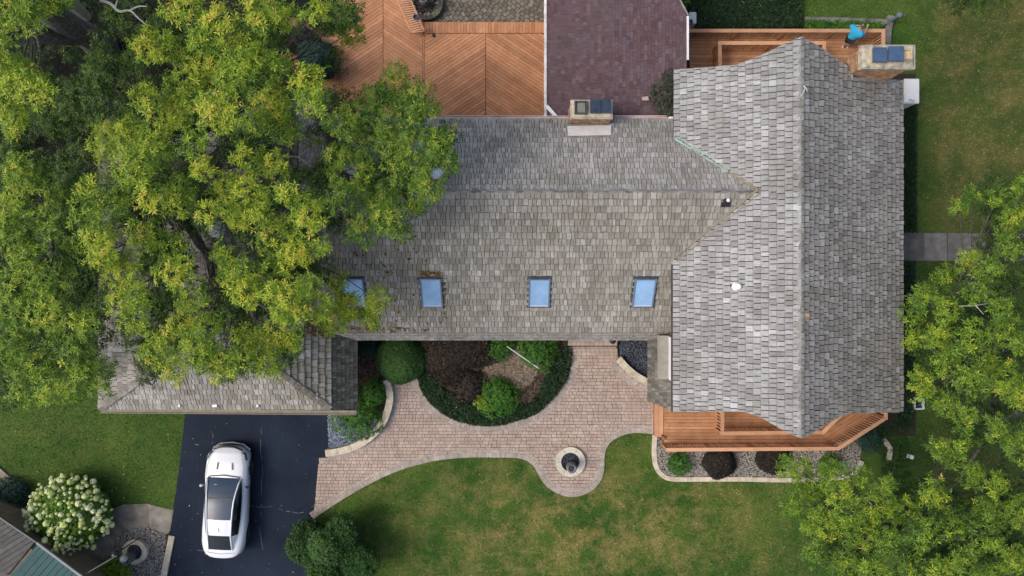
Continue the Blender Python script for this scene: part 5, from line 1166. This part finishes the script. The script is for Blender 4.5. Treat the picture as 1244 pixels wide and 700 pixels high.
# ---- big tree over the garage
FR = [(225, 10, 25), (265, 25, 25), (315, 15, 24), (345, 22, 20), (385, 12, 18), (410, 22, 26), (428, 40, 20), (300, 60, 28), (215, 60, 20), (180, 55, 25), (245, 50, 20), (290, 88, 30), (335, 80, 22), (250, 85, 30), (225, 120, 32), (265, 135, 30), (205, 140, 25), (178, 118, 20), (330, 125, 28), (375, 100, 25), (378, 128, 18), (310, 150, 20), (345, 160, 18), (155, 160, 25), (130, 158, 20), (185, 180, 28), (160, 205, 28), (125, 178, 18), (235, 175, 18), (110, 255, 25), (120, 290, 28), (150, 330, 27), (108, 228, 18), (140, 248, 20), (125, 310, 22), (175, 285, 22), (180, 240, 20), (215, 240, 25), (300, 240, 30), (275, 230, 22), (255, 258, 15), (290, 265, 18), (335, 285, 28), (375, 262, 25), (360, 308, 24), (392, 300, 12), (285, 335, 25), (272, 312, 18), (300, 355, 24), (325, 330, 20), (350, 362, 28), (375, 345, 18), (210, 332, 24), (235, 362, 20), (218, 395, 22), (190, 425, 24), (240, 425, 28), (270, 442, 22), (210, 450, 16), (300, 412, 24), (342, 405, 28), (322, 440, 22), (352, 380, 18), (160, 388, 20), (145, 365, 18), (165, 352, 18), (255, 395, 16), (330, 200, 20), (350, 235, 16), (300, 195, 18), (205, 300, 18), (245, 205, 16), (430, 372, 25), (458, 364, 16), (405, 388, 23), (448, 385, 16), (415, 350, 17), (386, 372, 20)]
BR = [(430, 205, 30), (422, 235, 24), (445, 165, 24), (480, 175, 28), (500, 205, 30), (533, 175, 24), (542, 200, 18), (520, 228, 24), (462, 243, 26), (440, 278, 20), (470, 265, 22), (488, 282, 14), (480, 105, 26), (508, 118, 22), (520, 130, 15), (455, 118, 20), (470, 135, 25), (502, 148, 24), (415, 150, 20), (430, 138, 18), (545, 160, 16), (410, 190, 18), (505, 250, 14)]
r_ = random.Random(5)
cl1 = [(a, b, c * 1.0, r_.uniform(9.3, 11.6) if a < 395 else r_.uniform(6.4, 7.4), r_.uniform(.50, .76)) for a, b, c in FR]
HOLES = [[(215, 280), (240, 280), (245, 300), (225, 315)], [(335, 165), (372, 165), (405, 215), (340, 200)], [(120, 395), (150, 400), (150, 470), (115, 480)], [(235, 350), (252, 372), (250, 390), (232, 380)]]
lo1 = fill([(120, 20), (420, 0), (430, 60), (395, 140), (400, 330), (380, 400), (330, 455), (190, 460), (130, 380), (95, 300), (90, 230), (110, 120)], 250, (6.9, 9.2), (13, 21), .34, 21, HOLES)
t1 = empty('oak_tree', P(175, 215, 0), 'largest yellow green tree spreading over the garage roof and left half of deck', 'tree')
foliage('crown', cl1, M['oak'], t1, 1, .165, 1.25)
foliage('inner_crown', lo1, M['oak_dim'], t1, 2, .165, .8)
limbs(t1, P(172, 188, 0), P(180, 200, 5.5), .38, cl1 + lo1, 9, 3)
dead(t1, [([(332, 186), (347, 190), (362, 191), (375, 200), (390, 210)], .05), ([(348, 195), (355, 205)], .02), ([(362, 191), (378, 178)], .03)], 6.9)
# ---- the fresher limb reaching over the main roof belongs to a tree behind the deck
cl2 = [(a, b, c, r_.uniform(8.3, 9.8), r_.uniform(.42, .64)) for a, b, c in BR]
lo2 = fill([(395, 130), (450, 95), (520, 110), (555, 180), (530, 240), (470, 280), (400, 270)], 30, (7.2, 8.1), (12, 18), .25, 22)
t2 = empty('walnut_tree', P(392, 150, 0), 'fresh green tree whose boughs hang over the roof ridge and the left skylight', 'tree')
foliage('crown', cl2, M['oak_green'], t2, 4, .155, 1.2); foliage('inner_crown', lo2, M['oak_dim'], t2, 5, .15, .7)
limbs(t2, P(388, 140, 0), P(400, 170, 6.8), .2, cl2 + lo2, 6, 6)
# ---- tree in the top left corner with the thick grey leaning trunk
TL = [(15, 8, 24), (38, 22, 20), (5, 35, 18), (60, 5, 18), (78, 2, 14), (18, 98, 24), (45, 112, 22), (10, 80, 20), (20, 145, 20), (5, 125, 20), (38, 95, 18), (65, -15, 24), (15, 155, 12), (-10, 60, 25)]
cl3 = [(a, b, c, r_.uniform(11, 13), r_.uniform(.55, .78)) for a, b, c in TL]
t3 = empty('oak_tree', P(120, 60, 0), 'bright boughs in the upper left corner above a thick grey leaning trunk', 'tree')
foliage('crown', cl3, M['oak'], t3, 7, .16, 1.25)
LL = fill([(85, 62), (130, 62), (185, 40), (175, 120), (120, 150), (60, 180), (30, 110), (0, 68)], 52, (4, 6.5), (13, 19), .30, 23, [[(85, 60), (110, 60), (110, 90), (85, 90)]])
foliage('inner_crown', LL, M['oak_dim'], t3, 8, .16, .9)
mb = MB(); mb.tube([P(128, 62, 0), P(112, 48, 3), P(75, 25, 6), P(45, 3, 8.3), P(30, -20, 10)], [.62, .55, .5, .42, .3], 14); obj('trunk', mb, M['oldbark'], t3)
mb = MB(); mb.tube([P(100, 42, 4.2), P(60, 42, 6), P(20, 38, 7.2), P(-20, 50, 8.5)], [.4, .36, .3, .2], 12); obj('limb', mb, M['oldbark'], t3)
mb = MB(); mb.tube([P(105, 20, 7), P(85, 2, 8.6), P(70, -15, 9.6)], [.16, .25, .3], 8); obj('limb', mb, M['deadwood'], t3)
mb = MB()
for c in cl3:
    p = P(c[0], c[1], c[3] - .3); s = P(45 + random.uniform(-15, 15), 3 + random.uniform(-10, 10), 8.2); m_ = s.lerp(p, .55) - Vector((0, 0, .3)); mb.tube([s, m_, p], [.05, .03, .01], 5, False)
obj('limb', mb, M['bark'], t3)
dead(t3, [([(122, 0), (135, 5), (145, 14), (158, 13), (168, 22), (180, 32)], .055), ([(158, 13), (168, 8), (178, 8)], .035), ([(140, 9), (143, 0)], .04)], 8.5)
# ---- darker tree down the left edge
LT = [(20, 240, 28), (60, 272, 26), (30, 312, 30), (75, 332, 26), (20, 352, 28), (62, 382, 28), (25, 402, 28), (85, 415, 26), (45, 442, 28), (100, 446, 26), (62, 472, 22), (120, 462, 20), (28, 476, 22), (8, 432, 25), (100, 392, 20), (45, 215, 20), (10, 280, 22), (90, 300, 14), (55, 345, 18), (5, 380, 22), (85, 478, 15), (130, 445, 14), (20, 205, 22), (70, 240, 18)]
cl4 = [(a, b, c, r_.uniform(8.0, 10.2), r_.uniform(.36, .60)) for a, b, c in LT]
lo4 = fill([(-30, 170), (85, 180), (85, 300), (115, 380), (125, 460), (60, 485), (-30, 485)], 90, (5.2, 7.5), (14, 22), .32, 24)
t4 = empty('oak_tree', P(30, 340, 0), 'darker green tree filling the left edge above the small lawn', 'tree')
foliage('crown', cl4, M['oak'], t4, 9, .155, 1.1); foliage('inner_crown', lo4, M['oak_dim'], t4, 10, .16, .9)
limbs(t4, P(55, 345, 0), P(45, 345, 4.5), .3, cl4 + lo4, 6, 11)
# understory below the trees
us = fill([(-60, -60), (230, -60), (350, 10), (330, 150), (190, 210), (110, 190), (100, 330), (-60, 440)], 150, (.4, 1.6), (16, 28), .06, 25)
tag(foliage('understory', us, M['oak_dim'], None, 12, .16, .45), 'dim undergrowth in the deep shade below the left trees', 'undergrowth')['kind'] = 'stuff'
# ---- right side trees
RT = [(1178, 318, 18), (1205, 328, 18), (1150, 338, 17), (1122, 358, 18), (1112, 380, 17), (1150, 375, 20), (1190, 352, 20), (1218, 372, 16), (1225, 300, 18), (1232, 262, 20), (1212, 240, 15), (1242, 225, 16), (1222, 280, 15), (1140, 412, 20), (1180, 412, 24), (1110, 412, 16), (1222, 402, 20), (1242, 420, 18), (1118, 468, 19), (1150, 490, 18), (1182, 462, 24), (1220, 462, 24), (1200, 440, 18), (1150, 440, 20), (1242, 482, 20), (1172, 510, 17), (1215, 520, 18), (1240, 545, 20), (1165, 250, 12), (1180, 240, 14)]
cl5 = [(a, b, c, r_.uniform(7.6, 9.8), r_.uniform(.40, .62)) for a, b, c in RT]
lo5 = fill([(1190, 225), (1250, 205), (1250, 560), (1190, 540), (1130, 505), (1110, 420), (1190, 340)], 95, (5, 7.2), (12, 19), .30, 26)
t5 = empty('oak_tree', P(1215, 440, 0), 'yellow green tree along the right edge around the concrete side path', 'tree')
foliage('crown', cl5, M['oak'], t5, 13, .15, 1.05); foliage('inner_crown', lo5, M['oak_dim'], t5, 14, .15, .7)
limbs(t5, P(1205, 440, 0), P(1215, 430, 4.5), .26, cl5 + lo5, 6, 15); dead(t5, [([(1165, 372), (1185, 371), (1205, 368)], .025), ([(1185, 371), (1195, 382)], .018)], 8.5)
RB = [(975, 570, 17), (958, 568, 14), (990, 592, 24), (1022, 602, 20), (962, 612, 18), (1012, 572, 16), (1002, 642, 24), (1042, 580, 17), (1062, 612, 24), (1052, 652, 24), (992, 676, 16), (1082, 662, 20), (1100, 622, 22), (1102, 690, 20), (1132, 602, 20), (1122, 652, 22), (1162, 642, 22), (1172, 682, 20), (1202, 652, 22), (1232, 622, 22), (1234, 682, 22), (1212, 590, 16), (1062, 692, 20), (1030, 690, 20), (1142, 692, 20), (1160, 560, 15), (1182, 578, 18), (1142, 542, 16), (1170, 538, 12), (1200, 615, 18), (1205, 700, 20), (1080, 590, 14), (1030, 625, 18), (985, 635, 14)]
cl6 = [(a, b, c, r_.uniform(7.2, 9.0), r_.uniform(.38, .60)) for a, b, c in RB]
lo6 = fill([(980, 600), (1080, 600), (1160, 590), (1250, 580), (1250, 730), (1010, 730), (985, 660)], 130, (4.8, 6.8), (12, 19), .30, 27)
t6 = empty('oak_tree', P(1110, 640, 0), 'yellow green tree in the lower right corner overlapping the front deck bed', 'tree')
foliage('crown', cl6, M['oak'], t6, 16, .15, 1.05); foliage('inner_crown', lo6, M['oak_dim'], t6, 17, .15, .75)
limbs(t6, P(1205, 615, 0), P(1180, 622, 4.3), .24, cl6 + lo6, 7, 18)
dead(t6, [([(1040, 606), (1060, 604), (1078, 604)], .03), ([(1050, 605), (1060, 616), (1052, 628)], .025), ([(1078, 604), (1074, 622)], .025), ([(1048, 665), (1058, 650), (1066, 655)], .025), ([(1115, 680), (1112, 700)], .04)], 6.5)
dead(t6, [([(1240, 500), (1205, 520), (1190, 545), (1168, 575)], .10)], 6.0, M['oldbark'])
t7 = empty('young_tree', P(1195, -10, 0), 'thin dark green boughs at the top edge above the right lawn', 'tree')
cl7 = [(1165, 5, 14, 6, .3), (1190, 8, 14, 6.3, .34), (1180, -12, 20, 6.5, .32), (1215, -5, 14, 6.2, .3), (1150, -8, 14, 6, .3)]
foliage('crown', cl7, M['oak_dim'], t7, 19, .15, .7); limbs(t7, P(1190, -20, 0), P(1190, -15, 4), .14, cl7, 2, 20)
# ------------------------------------------------------------------ shrubs
def shrub(name, px, py, r, h, mat, label, cat='shrub', n=None, leaf=.06, tone=.5, seed=0, lumpy=.12, rx=1.0, z0=0.03, group=None, per=5, stems=True, rot=0):
    rr = np.random.default_rng(seed + int(px)); c = P(px, py, z0 + h * .5); R = r * (CAMZ - h * .5) / F; root = empty(name, (c.x, c.y, z0), label, cat, group)
    n = int((n or 9.0 * (R / leaf) ** 2 / per * 1.3) * 1.7)
    d = rr.normal(size=(n, 3)); d[:, 2] = np.abs(d[:, 2]) * .9 - .12; d /= np.linalg.norm(d, axis=1, keepdims=True)
    fr_ = rr.normal(size=(9, 3)); fr_ /= np.linalg.norm(fr_, axis=1, keepdims=True); bumpf = np.max(np.exp(6 * (d @ fr_.T - 1)), 1)
    q = d * (rr.uniform(.86, 1.0, n) * (1 - lumpy + lumpy * 1.6 * bumpf))[:, None]; low = rr.random(n) < .25; q[low] *= rr.uniform(.6, .9, low.sum())[:, None]
    Cc = np.stack([q[:, 0] * R * rx, q[:, 1] * R, q[:, 2] * h * .62 + h * .38], 1) + np.array([c.x, c.y, z0]); Cc[:, 2] = np.maximum(Cc[:, 2], z0 + .02)
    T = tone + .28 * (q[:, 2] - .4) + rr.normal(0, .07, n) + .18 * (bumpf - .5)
    me, cc = leaves_mesh('foliage', Cc, d * .8 + np.array([0, 0, .7]) + rr.normal(0, .3, (n, 3)), leaf * rr.uniform(.7, 1.2, n), T, per, seed, .5, mat=mat, tonej=.1); place('foliage', me, cc, root)
    mb = MB()
    for k in range(7):
        a = k * .9; mb.tube([(c.x, c.y, z0), (c.x + math.cos(a) * R * .3, c.y + math.sin(a) * R * .3, z0 + h * .4), (c.x + math.cos(a) * R * .62 * rx, c.y + math.sin(a) * R * .62, z0 + h * .7)], [.03, .02, .008], 5)
    obj('stem', mb, M['bark'], root)
    # dense heart of twigs and old leaves
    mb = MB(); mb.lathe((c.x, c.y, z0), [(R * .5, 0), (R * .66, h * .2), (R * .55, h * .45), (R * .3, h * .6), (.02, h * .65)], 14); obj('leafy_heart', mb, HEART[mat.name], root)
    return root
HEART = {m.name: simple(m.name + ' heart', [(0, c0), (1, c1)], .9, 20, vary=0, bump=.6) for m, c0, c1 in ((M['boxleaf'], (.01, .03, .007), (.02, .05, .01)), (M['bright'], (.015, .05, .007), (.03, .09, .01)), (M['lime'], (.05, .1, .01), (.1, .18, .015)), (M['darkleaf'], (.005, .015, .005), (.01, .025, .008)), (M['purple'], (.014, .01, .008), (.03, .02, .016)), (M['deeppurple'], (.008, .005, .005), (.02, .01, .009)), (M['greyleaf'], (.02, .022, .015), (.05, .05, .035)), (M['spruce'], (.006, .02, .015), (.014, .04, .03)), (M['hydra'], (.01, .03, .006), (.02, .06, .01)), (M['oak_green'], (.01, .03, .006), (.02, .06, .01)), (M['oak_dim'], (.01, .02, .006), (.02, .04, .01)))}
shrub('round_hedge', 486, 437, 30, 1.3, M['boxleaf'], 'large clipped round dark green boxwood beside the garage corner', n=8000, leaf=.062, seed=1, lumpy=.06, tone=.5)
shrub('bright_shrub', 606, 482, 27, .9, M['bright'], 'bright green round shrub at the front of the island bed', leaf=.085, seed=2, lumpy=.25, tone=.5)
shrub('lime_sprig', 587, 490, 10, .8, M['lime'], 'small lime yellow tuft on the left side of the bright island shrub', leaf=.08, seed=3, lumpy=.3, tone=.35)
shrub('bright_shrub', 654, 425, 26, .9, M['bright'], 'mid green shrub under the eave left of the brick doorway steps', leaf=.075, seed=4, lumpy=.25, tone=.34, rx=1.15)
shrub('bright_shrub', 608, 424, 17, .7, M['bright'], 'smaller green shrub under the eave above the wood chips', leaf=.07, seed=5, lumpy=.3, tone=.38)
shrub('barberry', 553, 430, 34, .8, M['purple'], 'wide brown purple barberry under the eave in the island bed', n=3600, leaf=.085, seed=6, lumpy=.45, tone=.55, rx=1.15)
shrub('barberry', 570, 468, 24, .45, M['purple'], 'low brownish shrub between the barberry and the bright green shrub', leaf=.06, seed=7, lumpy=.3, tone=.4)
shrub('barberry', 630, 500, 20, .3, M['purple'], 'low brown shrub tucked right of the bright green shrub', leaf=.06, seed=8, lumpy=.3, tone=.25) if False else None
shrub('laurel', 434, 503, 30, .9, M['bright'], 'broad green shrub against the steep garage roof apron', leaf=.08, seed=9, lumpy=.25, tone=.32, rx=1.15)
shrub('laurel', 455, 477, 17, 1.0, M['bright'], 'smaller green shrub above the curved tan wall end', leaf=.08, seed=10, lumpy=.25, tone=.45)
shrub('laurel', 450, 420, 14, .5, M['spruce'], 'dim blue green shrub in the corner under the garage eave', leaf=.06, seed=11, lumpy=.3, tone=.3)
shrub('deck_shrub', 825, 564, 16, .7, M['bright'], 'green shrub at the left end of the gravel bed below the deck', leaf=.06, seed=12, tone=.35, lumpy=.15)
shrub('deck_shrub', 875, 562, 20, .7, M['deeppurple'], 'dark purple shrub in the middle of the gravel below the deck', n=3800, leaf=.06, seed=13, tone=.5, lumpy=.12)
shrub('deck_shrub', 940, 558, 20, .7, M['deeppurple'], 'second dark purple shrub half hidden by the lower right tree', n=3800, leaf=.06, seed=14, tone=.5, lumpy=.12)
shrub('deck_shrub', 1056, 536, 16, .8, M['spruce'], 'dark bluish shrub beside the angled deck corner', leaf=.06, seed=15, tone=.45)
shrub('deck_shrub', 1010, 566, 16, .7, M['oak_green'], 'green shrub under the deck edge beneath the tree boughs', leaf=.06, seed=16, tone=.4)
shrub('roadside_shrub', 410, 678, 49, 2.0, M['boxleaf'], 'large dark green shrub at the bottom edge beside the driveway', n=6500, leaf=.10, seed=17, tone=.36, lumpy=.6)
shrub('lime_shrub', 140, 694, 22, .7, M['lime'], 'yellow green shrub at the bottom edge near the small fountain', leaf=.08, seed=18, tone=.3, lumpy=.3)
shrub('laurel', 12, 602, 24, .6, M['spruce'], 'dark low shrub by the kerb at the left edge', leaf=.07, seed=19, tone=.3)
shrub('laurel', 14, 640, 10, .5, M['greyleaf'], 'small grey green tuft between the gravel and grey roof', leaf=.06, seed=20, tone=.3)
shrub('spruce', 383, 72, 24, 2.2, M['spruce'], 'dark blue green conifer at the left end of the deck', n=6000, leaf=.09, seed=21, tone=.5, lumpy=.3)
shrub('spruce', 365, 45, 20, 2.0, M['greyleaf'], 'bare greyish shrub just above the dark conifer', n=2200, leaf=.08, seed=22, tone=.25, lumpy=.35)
vt = empty('climber', P(808, 112, sZ), 'grey green climber massed between sunroom roof and gable eave', 'climber')
foliage('foliage', [(812, 92, 9, sZ + .3, .3), (808, 105, 12, sZ + .4, .35), (815, 116, 12, sZ + .5, .35), (800, 118, 11, sZ + .3, .2), (806, 132, 11, sZ + .35, .25), (815, 138, 9, sZ + .4, .35), (795, 108, 7, sZ + .2, .2)], M['greyleaf'], vt, 90, .13, 1.0)
mb = MB()
for k in range(9): mb.tube([P(826, 118, sZ - .4), P(812 + k, 105 + 3 * k, sZ + .35), P(796 + k * 1.5, 95 + 5 * k, sZ + .25)], [.03, .02, .008], 5, False)
obj('vine_stem', mb, M['bark'], vt)
shrub('lime_shrub', 828, -2, 13, 1.0, M['bright'], 'bright shrub at the top edge beside the sunroom corner', leaf=.08, seed=24, tone=.5, lumpy=.3)
# ground covers
def cover(polypx, n, mat, label, z, size, tone, seed, cat='ground cover', zh=.1):
    rr = np.random.default_rng(seed); pts = scatter_in(polypx, n, seed); C = np.array([tuple(P(x, y, z)) for x, y in pts]); C[:, 2] += rr.uniform(-zh, zh, len(C)) + .05 * np.sin(C[:, 0] * 3) * np.cos(C[:, 1] * 2.6)
    Nn = np.array([0, 0, 1.]) + rr.normal(0, .35, C.shape); T = tone + rr.normal(0, .12, len(C)); me, cc = leaves_mesh('ground_cover', C, Nn, size * rr.uniform(.7, 1.2, len(C)), T, 5, seed, .5, mat=mat, tonej=.12)
    return tag(place('ground_cover', me, cc, None, 'stuff'), label, cat)
isl = [p for p in ISL]
cover([(512, 440)] + isl[:-8] + [(694, 440), (694, 425), (688, 418), (670, 440), (655, 478), (640, 492), (600, 498), (560, 490), (535, 470), (525, 455)], 5200, M['darkleaf'], 'dark green ground cover curving round the front of the island bed', .2, .07, .55, 40)
cover([(1096, 126), (1112, 126), (1112, 282), (1096, 282)], 2600, M['darkleaf'], 'dark green strip of ground cover along the right wall above the path', .3, .07, .5, 41)
cover([(1088, 318), (1111, 318), (1110, 400), (1108, 520), (1088, 520)], 3600, M['darkleaf'], 'dark green strip of ground cover along the right wall below the path', .3, .07, .5, 42)
cover([(838, -25), (973, -25), (974, 20), (978, 33), (838, 34)], 9000, M['darkleaf'], 'dark green ground cover behind the deck at the top edge', .25, .07, .55, 43)
cover([(1060, 515), (1100, 515), (1110, 600), (1075, 600)], 900, M['boxleaf'], 'thin low ground cover right of the deck corner', .08, .06, .4, 44)
cover([(979, 27), (1072, 29), (1070, 36), (979, 36)], 900, M['bright'], 'low green leafy plants in the strip between back deck and stone wall', .25, .11, .35, 45, 'low plants', .15)
# ---- hydrangea with separate blooms
hy = empty('hydrangea', P(78, 628, 0), 'large hydrangea covered in cream white blooms beside the lawn', 'hydrangea')
rr = np.random.default_rng(50); n = 3600; c = P(79, 627, 1.1); R = 46 * (CAMZ - 1.1) / F
d = rr.normal(size=(n, 3)); d[:, 2] = np.abs(d[:, 2]) - .15; d /= np.linalg.norm(d, axis=1, keepdims=True); q = d * rr.uniform(.7, .98, n)[:, None]
me, cc = leaves_mesh('foliage', np.stack([q[:, 0] * R + c.x, q[:, 1] * R * .95 + c.y, q[:, 2] * 1.2 + .6], 1), d + np.array([0, 0, .6]), .12, .55 + rr.normal(0, .15, n), 5, 51, .55, mat=M['hydra']); place('foliage', me, cc, hy)
mb = MB(); mb.lathe((c.x, c.y, 0), [(R * .5, 0.05), (R * .72, .5), (R * .66, 1.0), (R * .4, 1.35), (.02, 1.5)], 14); obj('leafy_heart', mb, HEART[M['hydra'].name], hy)
mb = MB()
for k in range(9):
    a = k * .7; mb.tube([(c.x, c.y, 0), (c.x + math.cos(a) * R * .3, c.y + math.sin(a) * R * .3, .6), (c.x + math.cos(a) * R * .7, c.y + math.sin(a) * R * .7, 1.1)], [.04, .025, .01], 5)
obj('stem', mb, M['bark'], hy)
bms = []
for k in range(5):
    m_ = 46; dd = rr.normal(size=(m_, 3)); dd[:, 2] = np.abs(dd[:, 2]) - .2; dd /= np.linalg.norm(dd, axis=1, keepdims=True)
    bm_, _ = leaves_mesh('bloom', dd * np.array([.085, .085, .085]) , dd, .038, np.full(m_, .22 + .18 * k), 4, 60 + k, .95, .1, .1, M['bloom'], (0, 0, 0)); bms.append(bm_)
put = []
tries = 0
while len(put) < 285 and tries < 20000:
    tries += 1; dv = rr.normal(size=3); dv[2] = abs(dv[2]) * .9; dv /= np.linalg.norm(dv); dv *= rr.uniform(.90, 1.16)
    p = np.array([dv[0] * R + c.x, dv[1] * R * .95 + c.y, dv[2] * 1.25 + .65])
    if all(((p - o_) ** 2).sum() > .015 for o_ in put): put.append(p)
for p in put:
    k = int(rr.integers(0, 5)); ob = place('bloom', bms[k], p, hy); s_ = rr.choice([.55, .7, .85, 1.05, 1.35], p=[.2, .25, .25, .2, .1]); ob.scale = (s_, s_, s_); ob.rotation_euler = (rr.uniform(-.4, .4), rr.uniform(-.4, .4), rr.uniform(0, 6))
# ------------------------------------------------------------------ grass blades
def in_any(X, Y, polys):
    k = np.zeros(X.shape, bool)
    for p in polys: k |= inpoly(X, Y, p)
    return k
hide = [DRIVE, PATH, PAD + [(90, 760)], FG, [(840, -60), (974, -60), (975, 34), (1078, 40), (1112, 95), (1112, 520), (1095, 530), (1060, 575)] + FB[::-1] + [(798, 480), (400, 480), (400, 380), (500, 40), (520, -60)], [(1096, 283), (1250, 283), (1250, 317), (1096, 317)], [(-60, 602), (0, 590), (52, 622), (100, 700), (100, 760), (-60, 760)], [(130, 130), (390, 130), (390, 495), (130, 495)]]
r = np.random.default_rng(77); nb = 330000
X = r.uniform(-40, 1285, nb); Y = r.uniform(-40, 740, nb); k = ~in_any(X, Y, hide); k &= ~((X < 400) & (Y < 180)); X = X[k]; Y = Y[k]; n = len(X); print('blades', n)
gx = (X - 622) * CAMZ / F; gy_ = (350 - Y) * CAMZ / F; th = r.uniform(0, 6.283, n); h_ = r.uniform(.03, .08, n); ln = r.uniform(.02, .09, n); wd = r.uniform(.009, .02, n)
cx_, cy_ = np.cos(th), np.sin(th)
V = np.stack([np.stack([gx - cy_ * wd, gy_ + cx_ * wd, np.zeros(n)], 1), np.stack([gx + cy_ * wd, gy_ - cx_ * wd, np.zeros(n)], 1), np.stack([gx + cx_ * ln, gy_ + cy_ * ln, h_], 1)], 1).reshape(-1, 3)
me = bpy.data.meshes.new('grass'); me.vertices.add(n * 3); me.vertices.foreach_set('co', V.astype(np.float32).ravel()); me.loops.add(n * 3); me.loops.foreach_set('vertex_index', np.arange(n * 3, dtype=np.int32)); me.polygons.add(n); me.polygons.foreach_set('loop_start', np.arange(n, dtype=np.int32) * 3); me.materials.append(M['blade']); me.update(calc_edges=True)
tag(place('grass', me, (0, 0, .004), None, 'stuff'), 'short mown grass blades covering the lawns round the house', 'grass')
# fallen leaves on the hard ground, decks and grass
mb = MB(); rl = np.random.default_rng(91)
for poly, z_, n_ in (([(385, 560), (480, 470), (520, 500), (690, 480), (790, 480), (790, 520), (700, 590), (560, 550)], .075, 110), ([(226, 510), (400, 510), (375, 698), (200, 698)], .02, 60), ([(420, 10), (660, 45), (660, 140), (420, 140)], DZ + .01, 70), ([(842, 40), (1060, 45), (1030, 60), (842, 75)], SD + .01, 30), ([(400, 640), (540, 570), (960, 590), (980, 695), (420, 695)], .09, 170), ([(1115, 40), (1240, 10), (1240, 230), (1115, 270)], .09, 120), ([(0, 500), (220, 510), (205, 610), (60, 600)], .09, 50)):
    for x, y in scatter_in(poly, n_, 7 + n_):
        p = P(x, y, z_); s_ = rl.uniform(.02, .045); a = rl.uniform(0, 6.3); tl = rl.uniform(-.4, .4); ca, sa = math.cos(a) * s_, math.sin(a) * s_
        mb.add([(p.x - ca, p.y - sa, p.z), (p.x + sa * .5, p.y - ca * .5, p.z + .01), (p.x + ca, p.y + sa, p.z + abs(tl) * s_), (p.x - sa * .5, p.y + ca * .5, p.z + .012)], [(0, 1, 2, 3)])
tag(obj('fallen_leaves', mb, simple('fallen leaf', [(0, (.12, .06, .025)), (.5, (.3, .22, .08)), (1, (.5, .42, .2))], .85, 9, vary=.5), None, 'stuff'), 'scattered small dry leaves on lawn, path, decks and driveway', 'fallen leaves')
# cracks as real filler ridges on the driveway
dv_ = bpy.data.objects['driveway']; CRK.V = CRK.V; obj('crack_filler', CRK, simple('crack filler', [(0, (.10, .105, .11)), (1, (.19, .19, .19))]), dv_, 'stuff')
